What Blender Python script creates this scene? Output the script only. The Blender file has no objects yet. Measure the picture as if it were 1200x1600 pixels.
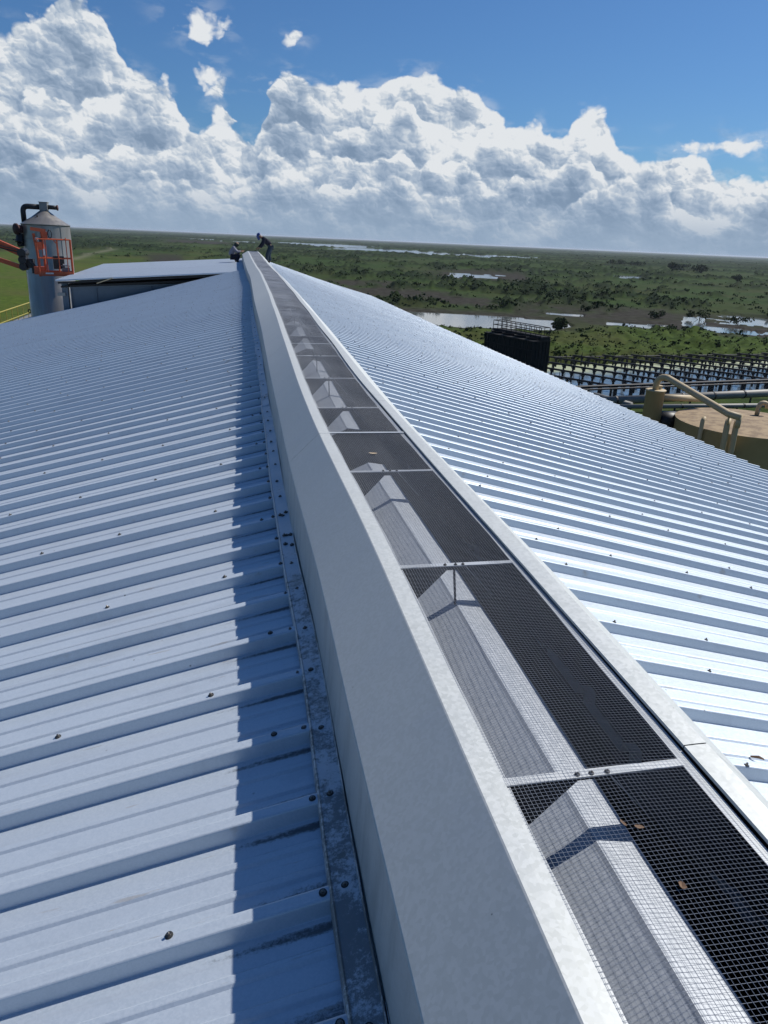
import bpy, math, random
import numpy as np
from mathutils import Vector, Matrix
random.seed(7)
S = bpy.context.scene
C = S.collection
R_ = math.radians

# ------------------------------------------------------------------ camera
# built from the vanishing point of the ridge: columns are the camera's axes in the world
RM = Matrix(((0.98191237, 0.0256018, -0.18759703),
             (-0.18475571, 0.34617805, -0.91979676),
             (0.04139352, 0.93781944, 0.34464659)))
cd = bpy.data.cameras.new('camera'); cam = bpy.data.objects.new('camera', cd); C.objects.link(cam)
cam.matrix_world = RM.to_4x4()
cd.sensor_fit = 'VERTICAL'; cd.sensor_height = 36; cd.lens = 1155 / 1600 * 36
cd.clip_start = 0.05; cd.clip_end = 90000
S.camera = cam
S.view_settings.view_transform = 'Standard'; S.view_settings.look = 'None'
S.view_settings.exposure = 0.0; S.view_settings.gamma = 1.0
S.render.engine = 'CYCLES'
try:
    S.cycles.max_bounces = 6; S.cycles.transparent_max_bounces = 8
except Exception: pass

# ------------------------------------------------------------------ sun
SUN = Vector((0.842, 0.34, 1.0)).normalized()
EL = math.asin(SUN.z); AZ = math.atan2(SUN.x, SUN.y)
sd = bpy.data.lights.new('sun', 'SUN'); sd.energy = 5.0; sd.angle = R_(0.53); sd.color = (1.0, 0.965, 0.91)
so = bpy.data.objects.new('sun', sd); C.objects.link(so)
so.rotation_euler = (-SUN).to_track_quat('-Z', 'Y').to_euler(); so.location = (20, 8, 30)

# ------------------------------------------------------------------ node helper
class NT:
    def __init__(s, tree): s.t = tree; s.n = tree.nodes; s.l = tree.links
    def _in(s, sock, v):
        if v is None: return
        if isinstance(v, bpy.types.NodeSocket): s.l.new(v, sock)
        else: sock.default_value = v
    def m(s, op, a, b=None, c=None, clamp=False):
        n = s.n.new('ShaderNodeMath'); n.operation = op; n.use_clamp = clamp
        s._in(n.inputs[0], a)
        if b is not None: s._in(n.inputs[1], b)
        if c is not None: s._in(n.inputs[2], c)
        return n.outputs[0]
    def ss(s, v, a, b, lo=0.0, hi=1.0):
        n = s.n.new('ShaderNodeMapRange'); n.interpolation_type = 'SMOOTHSTEP'
        s._in(n.inputs['Value'], v); n.inputs['From Min'].default_value = a; n.inputs['From Max'].default_value = b
        n.inputs['To Min'].default_value = lo; n.inputs['To Max'].default_value = hi
        return n.outputs[0]
    def xyz(s, x, y, z):
        n = s.n.new('ShaderNodeCombineXYZ'); s._in(n.inputs[0], x); s._in(n.inputs[1], y); s._in(n.inputs[2], z); return n.outputs[0]
    def sep(s, v):
        n = s.n.new('ShaderNodeSeparateXYZ'); s._in(n.inputs[0], v); return n.outputs
    def noise(s, vec, scale, detail=4, rough=0.55, dist=0.0):
        n = s.n.new('ShaderNodeTexNoise'); s._in(n.inputs['Vector'], vec)
        n.inputs['Scale'].default_value = scale; n.inputs['Detail'].default_value = detail
        n.inputs['Roughness'].default_value = rough; n.inputs['Distortion'].default_value = dist
        return n.outputs['Fac']
    def voro(s, vec, scale, feature='F1', out='Distance', detail=0.0, smooth=None, rough=0.5):
        n = s.n.new('ShaderNodeTexVoronoi'); n.feature = feature; s._in(n.inputs['Vector'], vec)
        n.inputs['Scale'].default_value = scale; n.inputs['Detail'].default_value = detail
        n.inputs['Roughness'].default_value = rough
        if smooth is not None and 'Smoothness' in n.inputs: n.inputs['Smoothness'].default_value = smooth
        return n.outputs[out]
    def mix(s, f, a, b, mode='MIX'):
        n = s.n.new('ShaderNodeMix'); n.data_type = 'RGBA'; n.blend_type = mode
        s._in(n.inputs[0], f); s._in(n.inputs[6], a); s._in(n.inputs[7], b); return n.outputs[2]
    def vm(s, op, a, b):
        n = s.n.new('ShaderNodeVectorMath'); n.operation = op; s._in(n.inputs[0], a); s._in(n.inputs[1], b); return n.outputs[0]

# ------------------------------------------------------------------ sky with a cumulus bank
W = bpy.data.worlds.new('World'); S.world = W; W.use_nodes = True
for n in list(W.node_tree.nodes): W.node_tree.nodes.remove(n)
w = NT(W.node_tree)
wout = w.n.new('ShaderNodeOutputWorld'); bg = w.n.new('ShaderNodeBackground'); w.l.new(bg.outputs[0], wout.inputs[0])
sky = w.n.new('ShaderNodeTexSky'); sky.sky_type = 'NISHITA'; sky.sun_disc = False
sky.sun_elevation = EL; sky.sun_rotation = AZ; sky.altitude = 20; sky.air_density = 1.0; sky.dust_density = 0.6; sky.ozone_density = 2.0
STR = 0.070
SKYTINT = (0.50, 0.82, 1.20)
bg.inputs['Strength'].default_value = STR
tc = w.n.new('ShaderNodeTexCoord').outputs['Generated']
dx_, dy_, dz_ = w.sep(tc)
hl = w.m('SQRT', w.m('ADD', w.m('MULTIPLY', dx_, dx_), w.m('MULTIPLY', dy_, dy_)))
az = w.m('MULTIPLY', w.m('ARCTAN2', dx_, dy_), 57.29578)
el = w.m('MULTIPLY', w.m('ARCTAN2', dz_, hl), 57.29578)

TOP = [(-60, 0.5), (-50, 2.5), (-38, 8), (-16, 11.0), (-13.7, 11.1), (-11.6, 11.7), (-9.6, 12.9), (-8.6, 12.9), (-7.3, 10.9), (-6.1, 9.6), (-4, 8.8), (-3.1, 7.2),
       (-2.3, 6.8), (-.6, 6.9), (0.8, 6.3), (1.5, 6.5), (2.2, 9.0), (4.2, 10.4), (5.4, 9.8), (6.8, 9.7), (8.5, 9.5), (10.2, 9.9), (11.8, 10.7), (12.8, 10.8),
       (15.4, 10.1), (17.7, 8.9), (19.1, 7.7), (20.8, 8.0), (22.2, 7.1), (23.3, 8.1), (24.5, 8.9), (25.2, 8.6), (25.9, 7.5), (27.8, 6.0), (30.2, 5.7),
       (31.6, 5.9), (33, 5.0), (36, 4.8), (42, 5.2), (50, 3), (60, 0.5)]
SMALL = [(-2.2, 12.55, 2.0, 1.3, 0.35), (4.2, 12.1, 0.9, 0.6, -0.2), (-0.9, 9.0, 1.0, 1.5, 0.2), (-0.6, 7.6, 1.2, 1.6, 0.0),
         (33.4, 6.75, 3.6, 0.8, -0.06), (2.6, 9.5, 1.6, 0.7, -0.35)]
def make_group(name, outs):
    g = bpy.data.node_groups.new(name, 'ShaderNodeTree')
    for i in ('az', 'el'): g.interface.new_socket(i, in_out='INPUT', socket_type='NodeSocketFloat')
    for o_ in outs: g.interface.new_socket(o_, in_out='OUTPUT', socket_type='NodeSocketFloat')
    k = NT(g); gi = k.n.new('NodeGroupInput'); go = k.n.new('NodeGroupOutput')
    return g, k, gi.outputs[0], gi.outputs[1], go
# billowing texture, in degrees of azimuth and elevation: height of the billows and the light on them
G_P, k, a, e, go = make_group('cloud_puffs', ['F', 'lit'])
p = k.xyz(a, k.m('MULTIPLY', e, 1.25), 0.0)
wn = k.n.new('ShaderNodeTexNoise'); wn.noise_dimensions = '2D'; k.l.new(p, wn.inputs['Vector']); wn.inputs['Scale'].default_value = 0.7; wn.inputs['Detail'].default_value = 5; wn.inputs['Roughness'].default_value = 0.55
p2 = k.vm('ADD', p, k.vm('MULTIPLY', k.vm('SUBTRACT', wn.outputs['Color'], (0.5, 0.5, 0.5)), (1.1, 1.1, 0.0)))
def v2d(k, p, sc, sm_):
    n_ = k.n.new('ShaderNodeTexVoronoi'); n_.voronoi_dimensions = '2D'; n_.feature = 'SMOOTH_F1' if sm_ else 'F1'; k.l.new(p, n_.inputs['Vector'])
    n_.inputs['Scale'].default_value = sc
    if sm_: n_.inputs['Smoothness'].default_value = sm_
    return n_.outputs['Distance']
def n2d(k, p, sc, det, ro):
    n_ = k.n.new('ShaderNodeTexNoise'); n_.noise_dimensions = '2D'; k.l.new(p, n_.inputs['Vector']); n_.inputs['Scale'].default_value = sc
    n_.inputs['Detail'].default_value = det; n_.inputs['Roughness'].default_value = ro; return n_.outputs['Fac']
nz = n2d(k, p, 0.28, 3, 0.5)
F = k.m('MULTIPLY', k.m('SUBTRACT', nz, 0.5), 2.6)
lit = None
for sc, am, smo, de, lw in ((0.42, 1.35, .45, .75, .95), (1.05, 0.62, 0, .22, .62), (2.7, 0.22, 0, .08, .42)):
    v_ = v2d(k, p2, sc, smo); u_ = v2d(k, k.vm('ADD', p2, (de * .6, de, 0)), sc, smo)
    F = k.m('ADD', F, k.m('MULTIPLY', k.m('SUBTRACT', 0.4, v_), am))
    d_ = k.m('MULTIPLY', k.m('SUBTRACT', u_, v_), lw)
    lit = d_ if lit is None else k.m('ADD', lit, d_)
k.l.new(F, go.inputs[0]); k.l.new(lit, go.inputs[1])
# outline of the cloud banks
G_S, k, a, e, go = make_group('cloud_bank', ['D'])
fc = k.n.new('ShaderNodeFloatCurve'); cv = fc.mapping.curves[0]
for i, (x, y) in enumerate(TOP):
    px, py = (x + 60) / 120, y / 15
    if i < 2: cv.points[i].location = (px, py)
    else: cv.points.new(px, py)
for pnt in cv.points: pnt.handle_type = 'AUTO_CLAMPED'
fc.mapping.use_clip = False; fc.mapping.update()
k.l.new(k.m('ADD', k.m('DIVIDE', a, 120.0), 0.5, clamp=True), fc.inputs['Value'])
D = k.m('MINIMUM', k.m('DIVIDE', k.m('SUBTRACT', k.m('MULTIPLY', fc.outputs[0], 15.0), e), 1.1), 2.2)
for (ca, ce, ra, re, sk) in SMALL:
    u = k.m('DIVIDE', k.m('SUBTRACT', a, ca), ra)
    v = k.m('ADD', k.m('DIVIDE', k.m('SUBTRACT', e, ce), re), k.m('MULTIPLY', u, sk))
    q = k.m('MULTIPLY', k.m('SUBTRACT', 0.60, k.m('SQRT', k.m('ADD', k.m('MULTIPLY', u, u), k.m('MULTIPLY', v, v)))), 0.62)
    D = k.m('MAXIMUM', D, q)
for (ca, ce, ra, re) in [(1.3, 8.0, 1.5, 0.8)]:
    u = k.m('DIVIDE', k.m('SUBTRACT', a, ca), ra); v = k.m('DIVIDE', k.m('SUBTRACT', e, ce), re)
    q = k.m('MAXIMUM', k.m('SUBTRACT', 1.3, k.m('SQRT', k.m('ADD', k.m('MULTIPLY', u, u), k.m('MULTIPLY', v, v)))), 0.0)
    D = k.m('SUBTRACT', D, k.m('MULTIPLY', q, 2.6))
k.l.new(D, go.inputs[0])
def grp(g, a, e):
    n = w.n.new('ShaderNodeGroup'); n.node_tree = g
    w._in(n.inputs[0], a); w._in(n.inputs[1], e)
    return n.outputs
B0 = grp(G_S, az, el)[0]
lown = w.n.new('ShaderNodeTexNoise'); lown.noise_dimensions = '2D'; w.l.new(w.xyz(az, w.m('MULTIPLY', el, 1.3), 0), lown.inputs['Vector']); lown.inputs['Scale'].default_value = 0.16; lown.inputs['Detail'].default_value = 4
low_ = w.m('ADD', w.m('MULTIPLY', w.m('SUBTRACT', lown.outputs['Fac'], 0.5), 1.5), 0.05)
def layer(i, D, puffs, rimv, deepv, span):
    d = w.m('ADD', D, w.m('MULTIPLY', puffs[0], 0.62))
    al = w.ss(d, -0.08, 0.26)
    v = w.m('ADD', w.ss(d, 0.0, span, rimv, deepv), w.m('ADD', puffs[1], low_))
    return al, v
PP = [grp(G_P, w.m('ADD', az, 61.3 * i), w.m('ADD', el, 17.7 * i)) for i in range(4)]
al0, v0 = layer(0, B0, PP[0], 1.02, 0.42, 2.3)
b = v0
crv = w.m('MULTIPLY', w.m('ADD', w.m('MULTIPLY', B0, 1.1), el), 1.0)      # height of the bank at this azimuth while near its edge
for i, (frac, amp, rv, dv) in enumerate([(7.3, 3.8, .98, .34), (5.2, 3.4, .92, .30), (3.4, 2.4, .78, .30)], 1):
    n_ = w.n.new('ShaderNodeTexNoise'); n_.noise_dimensions = '1D'; w.l.new(w.m('ADD', az, 133.0 * i), n_.inputs['W']); n_.inputs['Scale'].default_value = 0.17; n_.inputs['Detail'].default_value = 3
    top_i = w.m('ADD', frac, w.m('MULTIPLY', w.m('SUBTRACT', n_.outputs['Fac'], 0.5), amp * 2.2))
    Di = w.m('MINIMUM', w.m('DIVIDE', w.m('SUBTRACT', top_i, el), 1.1), w.m('SUBTRACT', B0, 0.45))
    ali, vi = layer(i, Di, PP[i], rv, dv, 2.1)
    ali = w.m('MULTIPLY', ali, 0.88)
    b = w.m('ADD', w.m('MULTIPLY', b, w.m('SUBTRACT', 1.0, ali)), w.m('MULTIPLY', vi, ali))
wn_ = w.n.new('ShaderNodeTexNoise'); wn_.noise_dimensions = '2D'; w.l.new(w.xyz(w.m('MULTIPLY', az, .8), w.m('MULTIPLY', el, 1.9), 0), wn_.inputs['Vector']); wn_.inputs['Scale'].default_value = 0.55; wn_.inputs['Detail'].default_value = 6; wn_.inputs['Distortion'].default_value = .2
wisp = w.m('MULTIPLY', w.ss(B0, -1.0, 0.3, 0, .28), w.ss(wn_.outputs['Fac'], .47, .72))
alpha = w.m('MAXIMUM', al0, wisp)
b = w.m('ADD', b, 0.0, clamp=True)
ramp = w.n.new('ShaderNodeValToRGB'); w.l.new(b, ramp.inputs[0])
cr = ramp.color_ramp; cr.elements[0].position = 0.0; cr.elements[0].color = (0.20, 0.285, 0.41, 1)
cr.elements[1].position = 1.0; cr.elements[1].color = (0.76, 0.79, 0.82, 1)
for pos, col in [(0.35, (0.28, 0.37, 0.50, 1)), (0.62, (0.40, 0.485, 0.60, 1)), (0.84, (0.58, 0.64, 0.71, 1))]:
    el_ = cr.elements.new(pos); el_.color = col
cloudcol = w.vm('MULTIPLY', ramp.outputs[0], (1 / STR,) * 3)
skyc = w.vm('MULTIPLY', sky.outputs[0], SKYTINT)
hz = w.ss(el, -0.6, 4.4, 0.92, 0.0)
hn = w.n.new('ShaderNodeTexNoise'); hn.noise_dimensions = '2D'; w.l.new(w.xyz(az, w.m('MULTIPLY', el, 3.0), 0), hn.inputs['Vector']); hn.inputs['Scale'].default_value = 0.25; hn.inputs['Detail'].default_value = 4
hazecol = w.vm('MULTIPLY', w.mix(hn.outputs['Fac'], (0.25, 0.35, 0.49, 1), (0.35, 0.45, 0.58, 1)), (1 / STR,) * 3)
c1 = w.mix(alpha, skyc, cloudcol)
aaz = w.m('ABSOLUTE', az)
hazecol = w.mix(w.ss(aaz, 50, 110, 0, .65), hazecol, skyc)
c2 = w.mix(hz, c1, hazecol)
# nothing but the plain sky below the horizon
w.l.new(c2, bg.inputs['Color'])
try: W.cycles.sampling_method = 'MANUAL'; W.cycles.sample_map_resolution = 512
except Exception: pass

# ------------------------------------------------------------------ materials
ALB = 0.84
def mat(name, col=(0.5, 0.5, 0.5), rough=0.5, metal=0.0, var=0.12, vscale=6.0, build=None, bump=0.0, bscale=40.0, spec=0.5):
    col = [x * ALB for x in col]
    m = bpy.data.materials.new(name); m.use_nodes = True; t = NT(m.node_tree)
    p = t.n['Principled BSDF']
    co = t.n.new('ShaderNodeTexCoord').outputs['Object']
    n = t.noise(co, vscale, 5, 0.6)
    c = t.mix(n, (*[max(0, x * (1 - var)) for x in col], 1), (*[min(1, x * (1 + var)) for x in col], 1))
    p.inputs['Roughness'].default_value = rough; p.inputs['Metallic'].default_value = metal
    p.inputs['Specular IOR Level'].default_value = spec
    if build: c = build(t, p, co, c) or c
    t.l.new(c, p.inputs['Base Color'])
    if bump:
        b_ = t.n.new('ShaderNodeBump'); b_.inputs['Strength'].default_value = bump; b_.inputs['Distance'].default_value = 0.01
        t.l.new(t.noise(co, bscale, 4, 0.6), b_.inputs['Height']); t.l.new(b_.outputs[0], p.inputs['Normal'])
    return m

def spangle(t, p, co, c, amt=0.10, scale=70, rough=(0.36, 0.5)):
    v = t.voro(co, scale, 'F1', 'Color'); s = t.sep(v)[0]
    c = t.mix(t.ss(s, 0, 1, 0.0, amt * 2), c, (0.93, 0.95, 1.0, 1))
    t.l.new(t.m('ADD', t.m('MULTIPLY', s, rough[1] - rough[0]), rough[0]), p.inputs['Roughness'])
    return c
def zinc_roof(t, p, co, c):
    c = spangle(t, p, co, c, 0.06, 210, (0.41, 0.50))
    x, y, z = t.sep(co)
    # streaks running down the ribs, dust films
    st = t.noise(t.xyz(t.m('MULTIPLY', x, 0.7), t.m('MULTIPLY', y, 26), 0), 1.0, 5, 0.65)
    c = t.mix(t.ss(st, 0.52, 0.75, 0, 0.28), c, (0.40, 0.42, 0.45, 1))
    bl = t.noise(co, 0.9, 5, 0.6)
    c = t.mix(t.ss(bl, 0.45, 0.75, 0, 0.22), c, (0.50, 0.54, 0.60, 1))
    sc = t.noise(t.xyz(t.m('MULTIPLY', x, 1.3), t.m('MULTIPLY', y, 3.5), 7), 1.0, 7, 0.7)
    c = t.mix(t.ss(sc, 0.54, 0.66, 0, 0.20), c, (0.30, 0.33, 0.37, 1))
    # sheet-to-sheet difference, one sheet is three ribs wide
    sh = t.n.new('ShaderNodeTexWhiteNoise'); sh.noise_dimensions = '1D'
    t.l.new(t.m('FLOOR', t.m('DIVIDE', t.m('SUBTRACT', y, 1.27), 0.915)), sh.inputs['W'])
    c = t.mix(t.m('MULTIPLY', sh.outputs[0], 0.14), c, (0.42, 0.46, 0.52, 1))
    # tiny dark specks of debris
    sp = t.voro(co, 9.0, 'F1', 'Distance'); sp2 = t.noise(co, 2.3, 2)
    k = t.m('MULTIPLY', t.ss(sp, 0.02, 0.05, 1, 0), t.ss(sp2, 0.5, 0.56))
    c = t.mix(t.m('MULTIPLY', k, 0.75), c, (0.06, 0.06, 0.06, 1))
    # black mildew and tan dirt washed down from the flashing, on the pan beside each rib
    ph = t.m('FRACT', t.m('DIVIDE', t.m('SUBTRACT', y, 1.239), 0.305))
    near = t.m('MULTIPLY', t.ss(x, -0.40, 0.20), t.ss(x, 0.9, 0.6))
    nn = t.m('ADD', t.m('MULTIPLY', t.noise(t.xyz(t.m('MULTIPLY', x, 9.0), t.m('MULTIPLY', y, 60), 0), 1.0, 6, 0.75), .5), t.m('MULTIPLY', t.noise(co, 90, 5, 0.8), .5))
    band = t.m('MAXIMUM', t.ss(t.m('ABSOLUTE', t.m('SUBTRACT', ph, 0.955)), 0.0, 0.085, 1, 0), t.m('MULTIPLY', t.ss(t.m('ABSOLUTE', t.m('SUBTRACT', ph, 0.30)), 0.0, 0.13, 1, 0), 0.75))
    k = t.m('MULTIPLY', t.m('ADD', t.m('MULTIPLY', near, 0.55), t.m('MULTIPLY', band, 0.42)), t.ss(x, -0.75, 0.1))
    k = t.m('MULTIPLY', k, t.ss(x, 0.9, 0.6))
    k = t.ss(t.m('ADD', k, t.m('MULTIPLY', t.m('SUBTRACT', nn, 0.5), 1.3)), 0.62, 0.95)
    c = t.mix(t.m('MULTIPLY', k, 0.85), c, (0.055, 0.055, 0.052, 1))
    sd_ = t.ss(t.noise(t.xyz(t.m('MULTIPLY', x, 5.0), t.m('MULTIPLY', y, 40), 4.0), 1.0, 4, 0.6), 0.64, 0.72)
    c = t.mix(t.m('MULTIPLY', t.m('MULTIPLY', sd_, t.ss(x, -1.2, -0.1)), 0.4), c, (0.32, 0.24, 0.15, 1))
    return c
def cap_metal(t, p, co, c):
    c = spangle(t, p, co, c, 0.06, 120, (0.46, 0.56))
    st = t.noise(t.xyz(t.m('MULTIPLY', t.sep(co)[0], 3), t.m('MULTIPLY', t.sep(co)[1], 3), t.m('MULTIPLY', t.sep(co)[2], 1)), 2.0, 5, 0.6)
    c = t.mix(t.ss(st, 0.45, 0.8, 0, 0.25), c, (0.46, 0.49, 0.52, 1))
    sp = t.voro(co, 22.0, 'F1', 'Distance'); s2 = t.noise(co, 5, 2)
    c = t.mix(t.m('MULTIPLY', t.ss(sp, 0.02, 0.06, 1, 0), t.ss(s2, 0.56, 0.60, 0, 0.7)), c, (0.08, 0.08, 0.08, 1))
    return c
def stained(t, p, co, c):
    x, y, z = t.sep(co)
    c = spangle(t, p, co, c, 0.05, 140, (0.48, 0.6))
    n = t.noise(t.xyz(t.m('MULTIPLY', x, 4), t.m('MULTIPLY', y, 9), t.m('MULTIPLY', z, 2)), 1.0, 5, 0.65)
    c = t.mix(t.ss(n, 0.45, 0.7, 0, 0.45), c, (0.22, 0.24, 0.23, 1))
    n = t.noise(co, 60, 5, 0.8)
    c = t.mix(t.m('MULTIPLY', t.ss(n, 0.6, 0.68, 0, .7), t.ss(z, -1.385, -1.31, 1, 0)), c, (0.08, 0.08, 0.07, 1))
    return c
def mildew(t, p, co, c):
    c = spangle(t, p, co, c, 0.05, 90, (0.45, 0.6))
    x, y, z = t.sep(co)
    n1 = t.noise(co, 38, 9, 0.85); n2 = t.noise(co, 3.0, 4, 0.6)
    k = t.ss(t.m('ADD', t.m('ADD', n1, t.ss(y, 3.0, 3.6, 0.045, -0.10)), t.m('MULTIPLY', t.m('SUBTRACT', n2, 0.5), 0.8)), 0.50, 0.62)
    c = t.mix(t.m('MULTIPLY', k, 0.70), c, (0.08, 0.085, 0.08, 1))
    k2 = t.ss(t.noise(co, 7, 5, 0.7), 0.55, 0.7)
    c = t.mix(t.m('MULTIPLY', t.m('MULTIPLY', k2, 0.5), t.ss(y, 3.0, 3.6, 1, .2)), c, (0.15, 0.15, 0.11, 1))
    return c
M = {}
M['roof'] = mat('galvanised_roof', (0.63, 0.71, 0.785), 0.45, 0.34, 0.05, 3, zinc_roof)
M['cap'] = mat('galvanised_cap', (0.62, 0.635, 0.60), 0.5, 0.28, 0.05, 4, cap_metal)
M['upstand'] = mat('shaded_stained_upstand', (0.54, 0.56, 0.55), 0.55, 0.25, 0.10, 5, stained)  # base darker than the cap to carry the wall's shade; stains on top
M['flash'] = mat('mildewed_flashing', (0.64, 0.67, 0.70), 0.55, 0.5, 0.1, 8, mildew)
M['baffle'] = mat('bright_sheet', (0.42, 0.455, 0.50), 0.5, 0.15, 0.06, 5, cap_metal)
M['plate'] = mat('shade_dark_plate', (0.022, 0.026, 0.034), 0.7, 0.1, 0.3, 9)  # near-black base puts the shade of the near faces into the colour
M['inner_shade'] = mat('interior_shade_black', (0.022, 0.024, 0.03), 0.9, 0.0, 0.3, 9)  # near-black colour stands in for the shade inside the vent
M['wire'] = mat('galvanised_wire', (0.50, 0.52, 0.55), 0.5, 0.5, 0.1, 30)
M['strip'] = mat('galvanised_strip', (0.58, 0.60, 0.61), 0.5, 0.40, 0.12, 30)
M['screw'] = mat('screw_metal', (0.26, 0.24, 0.22), 0.35, 0.9, 0.3, 90)
M['washer'] = mat('rubber_washer', (0.03, 0.03, 0.03), 0.7, 0, 0.3, 60)
M['wallm'] = mat('grey_wall_sheet', (0.30, 0.33, 0.36), 0.5, 0.4, 0.15, 2)
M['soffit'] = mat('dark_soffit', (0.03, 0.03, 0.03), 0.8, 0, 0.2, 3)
M['beam'] = mat('blue_grey_steel', (0.16, 0.21, 0.26), 0.55, 0.2, 0.35, 1.5)
def steel_shell(t, p, co, c):
    x, y, z = t.sep(co)
    st = t.noise(t.xyz(t.m('MULTIPLY', x, 2.5), t.m('MULTIPLY', y, 2.5), t.m('MULTIPLY', z, 0.25)), 1.5, 5, 0.65)
    c = t.mix(t.ss(st, 0.4, 0.7, 0, 0.45), c, (0.22, 0.20, 0.17, 1))
    n = t.noise(co, 2.2, 5, 0.6)
    t.l.new(t.ss(n, 0.3, 0.7, 0.28, 0.45), p.inputs['Roughness'])
    return c
M['silo'] = mat('stainless_shell', (0.40, 0.37, 0.33), 0.30, 0.60, 0.12, 1.2, steel_shell)
M['black_pipe'] = mat('black_pipe', (0.03, 0.032, 0.036), 0.5, 0.2, 0.3, 6)
M['greybox'] = mat('grey_box', (0.33, 0.34, 0.32), 0.6, 0.2, 0.15, 6)
M['rusty'] = mat('rusty_flange', (0.10, 0.045, 0.04), 0.8, 0.1, 0.5, 6)
M['orange'] = mat('orange_paint', (0.52, 0.09, 0.025), 0.5, 0.0, 0.35, 5)
M['blackm'] = mat('black_machinery', (0.02, 0.02, 0.022), 0.5, 0.1, 0.4, 8)
M['white'] = mat('white_label', (0.7, 0.7, 0.68), 0.5, 0, 0.1, 9)
M['greycase'] = mat('grey_case', (0.14, 0.15, 0.17), 0.6, 0, 0.2, 9)
M['yellow'] = mat('yellow_rail_paint', (0.42, 0.35, 0.08), 0.5, 0, 0.25, 4)
def rusttan(t, p, co, c):
    n = t.noise(co, 1.3, 6, 0.65); n2 = t.noise(co, 6, 4, 0.6)
    c = t.mix(t.ss(n, 0.40, 0.62, 0, 0.8), c, (0.15, 0.095, 0.05, 1))
    c = t.mix(t.ss(n2, 0.5, 0.75, 0, 0.35), c, (0.38, 0.28, 0.16, 1))
    return c
M['tan_top'] = mat('weathered_tan_top', (0.36, 0.255, 0.14), 0.8, 0, 0.15, 1.0, rusttan)
M['tan'] = mat('tan_paint', (0.56, 0.44, 0.26), 0.6, 0, 0.14, 1.5)
M['greypipe'] = mat('grey_pipe', (0.26, 0.25, 0.22), 0.6, 0.2, 0.25, 1.0)
M['darksteel'] = mat('dark_steel', (0.018, 0.018, 0.020), 0.6, 0.2, 0.4, 2)
M['tower'] = mat('black_timber_tower', (0.010, 0.010, 0.010), 0.85, 0, 0.5, 1.5)
def skinm(n, c): return mat(n, c, 0.6, 0, 0.08, 20)
M['skin'] = skinm('skin', (0.30, 0.17, 0.11))
M['navy'] = mat('navy_cloth', (0.007, 0.009, 0.024), 0.85, 0, 0.3, 12)
M['jeans'] = mat('blue_jeans', (0.015, 0.032, 0.055), 0.85, 0, 0.3, 12)
M['greyshirt'] = mat('pale_grey_cloth', (0.22, 0.22, 0.27), 0.85, 0, 0.2, 12)
M['darkhood'] = mat('dark_green_hood', (0.015, 0.03, 0.025), 0.85, 0, 0.3, 12)
M['bluehat'] = mat('blue_helmet', (0.02, 0.05, 0.22), 0.4, 0, 0.1, 12)
M['leaf_dry'] = mat('dry_leaf', (0.20, 0.12, 0.07), 0.8, 0, 0.3, 90)
M['leaf_pale'] = mat('pale_leaf', (0.55, 0.42, 0.27), 0.8, 0, 0.3, 90)
M['dropping'] = mat('white_smear', (0.8, 0.82, 0.85), 0.5, 0, 0.1, 90)

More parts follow.
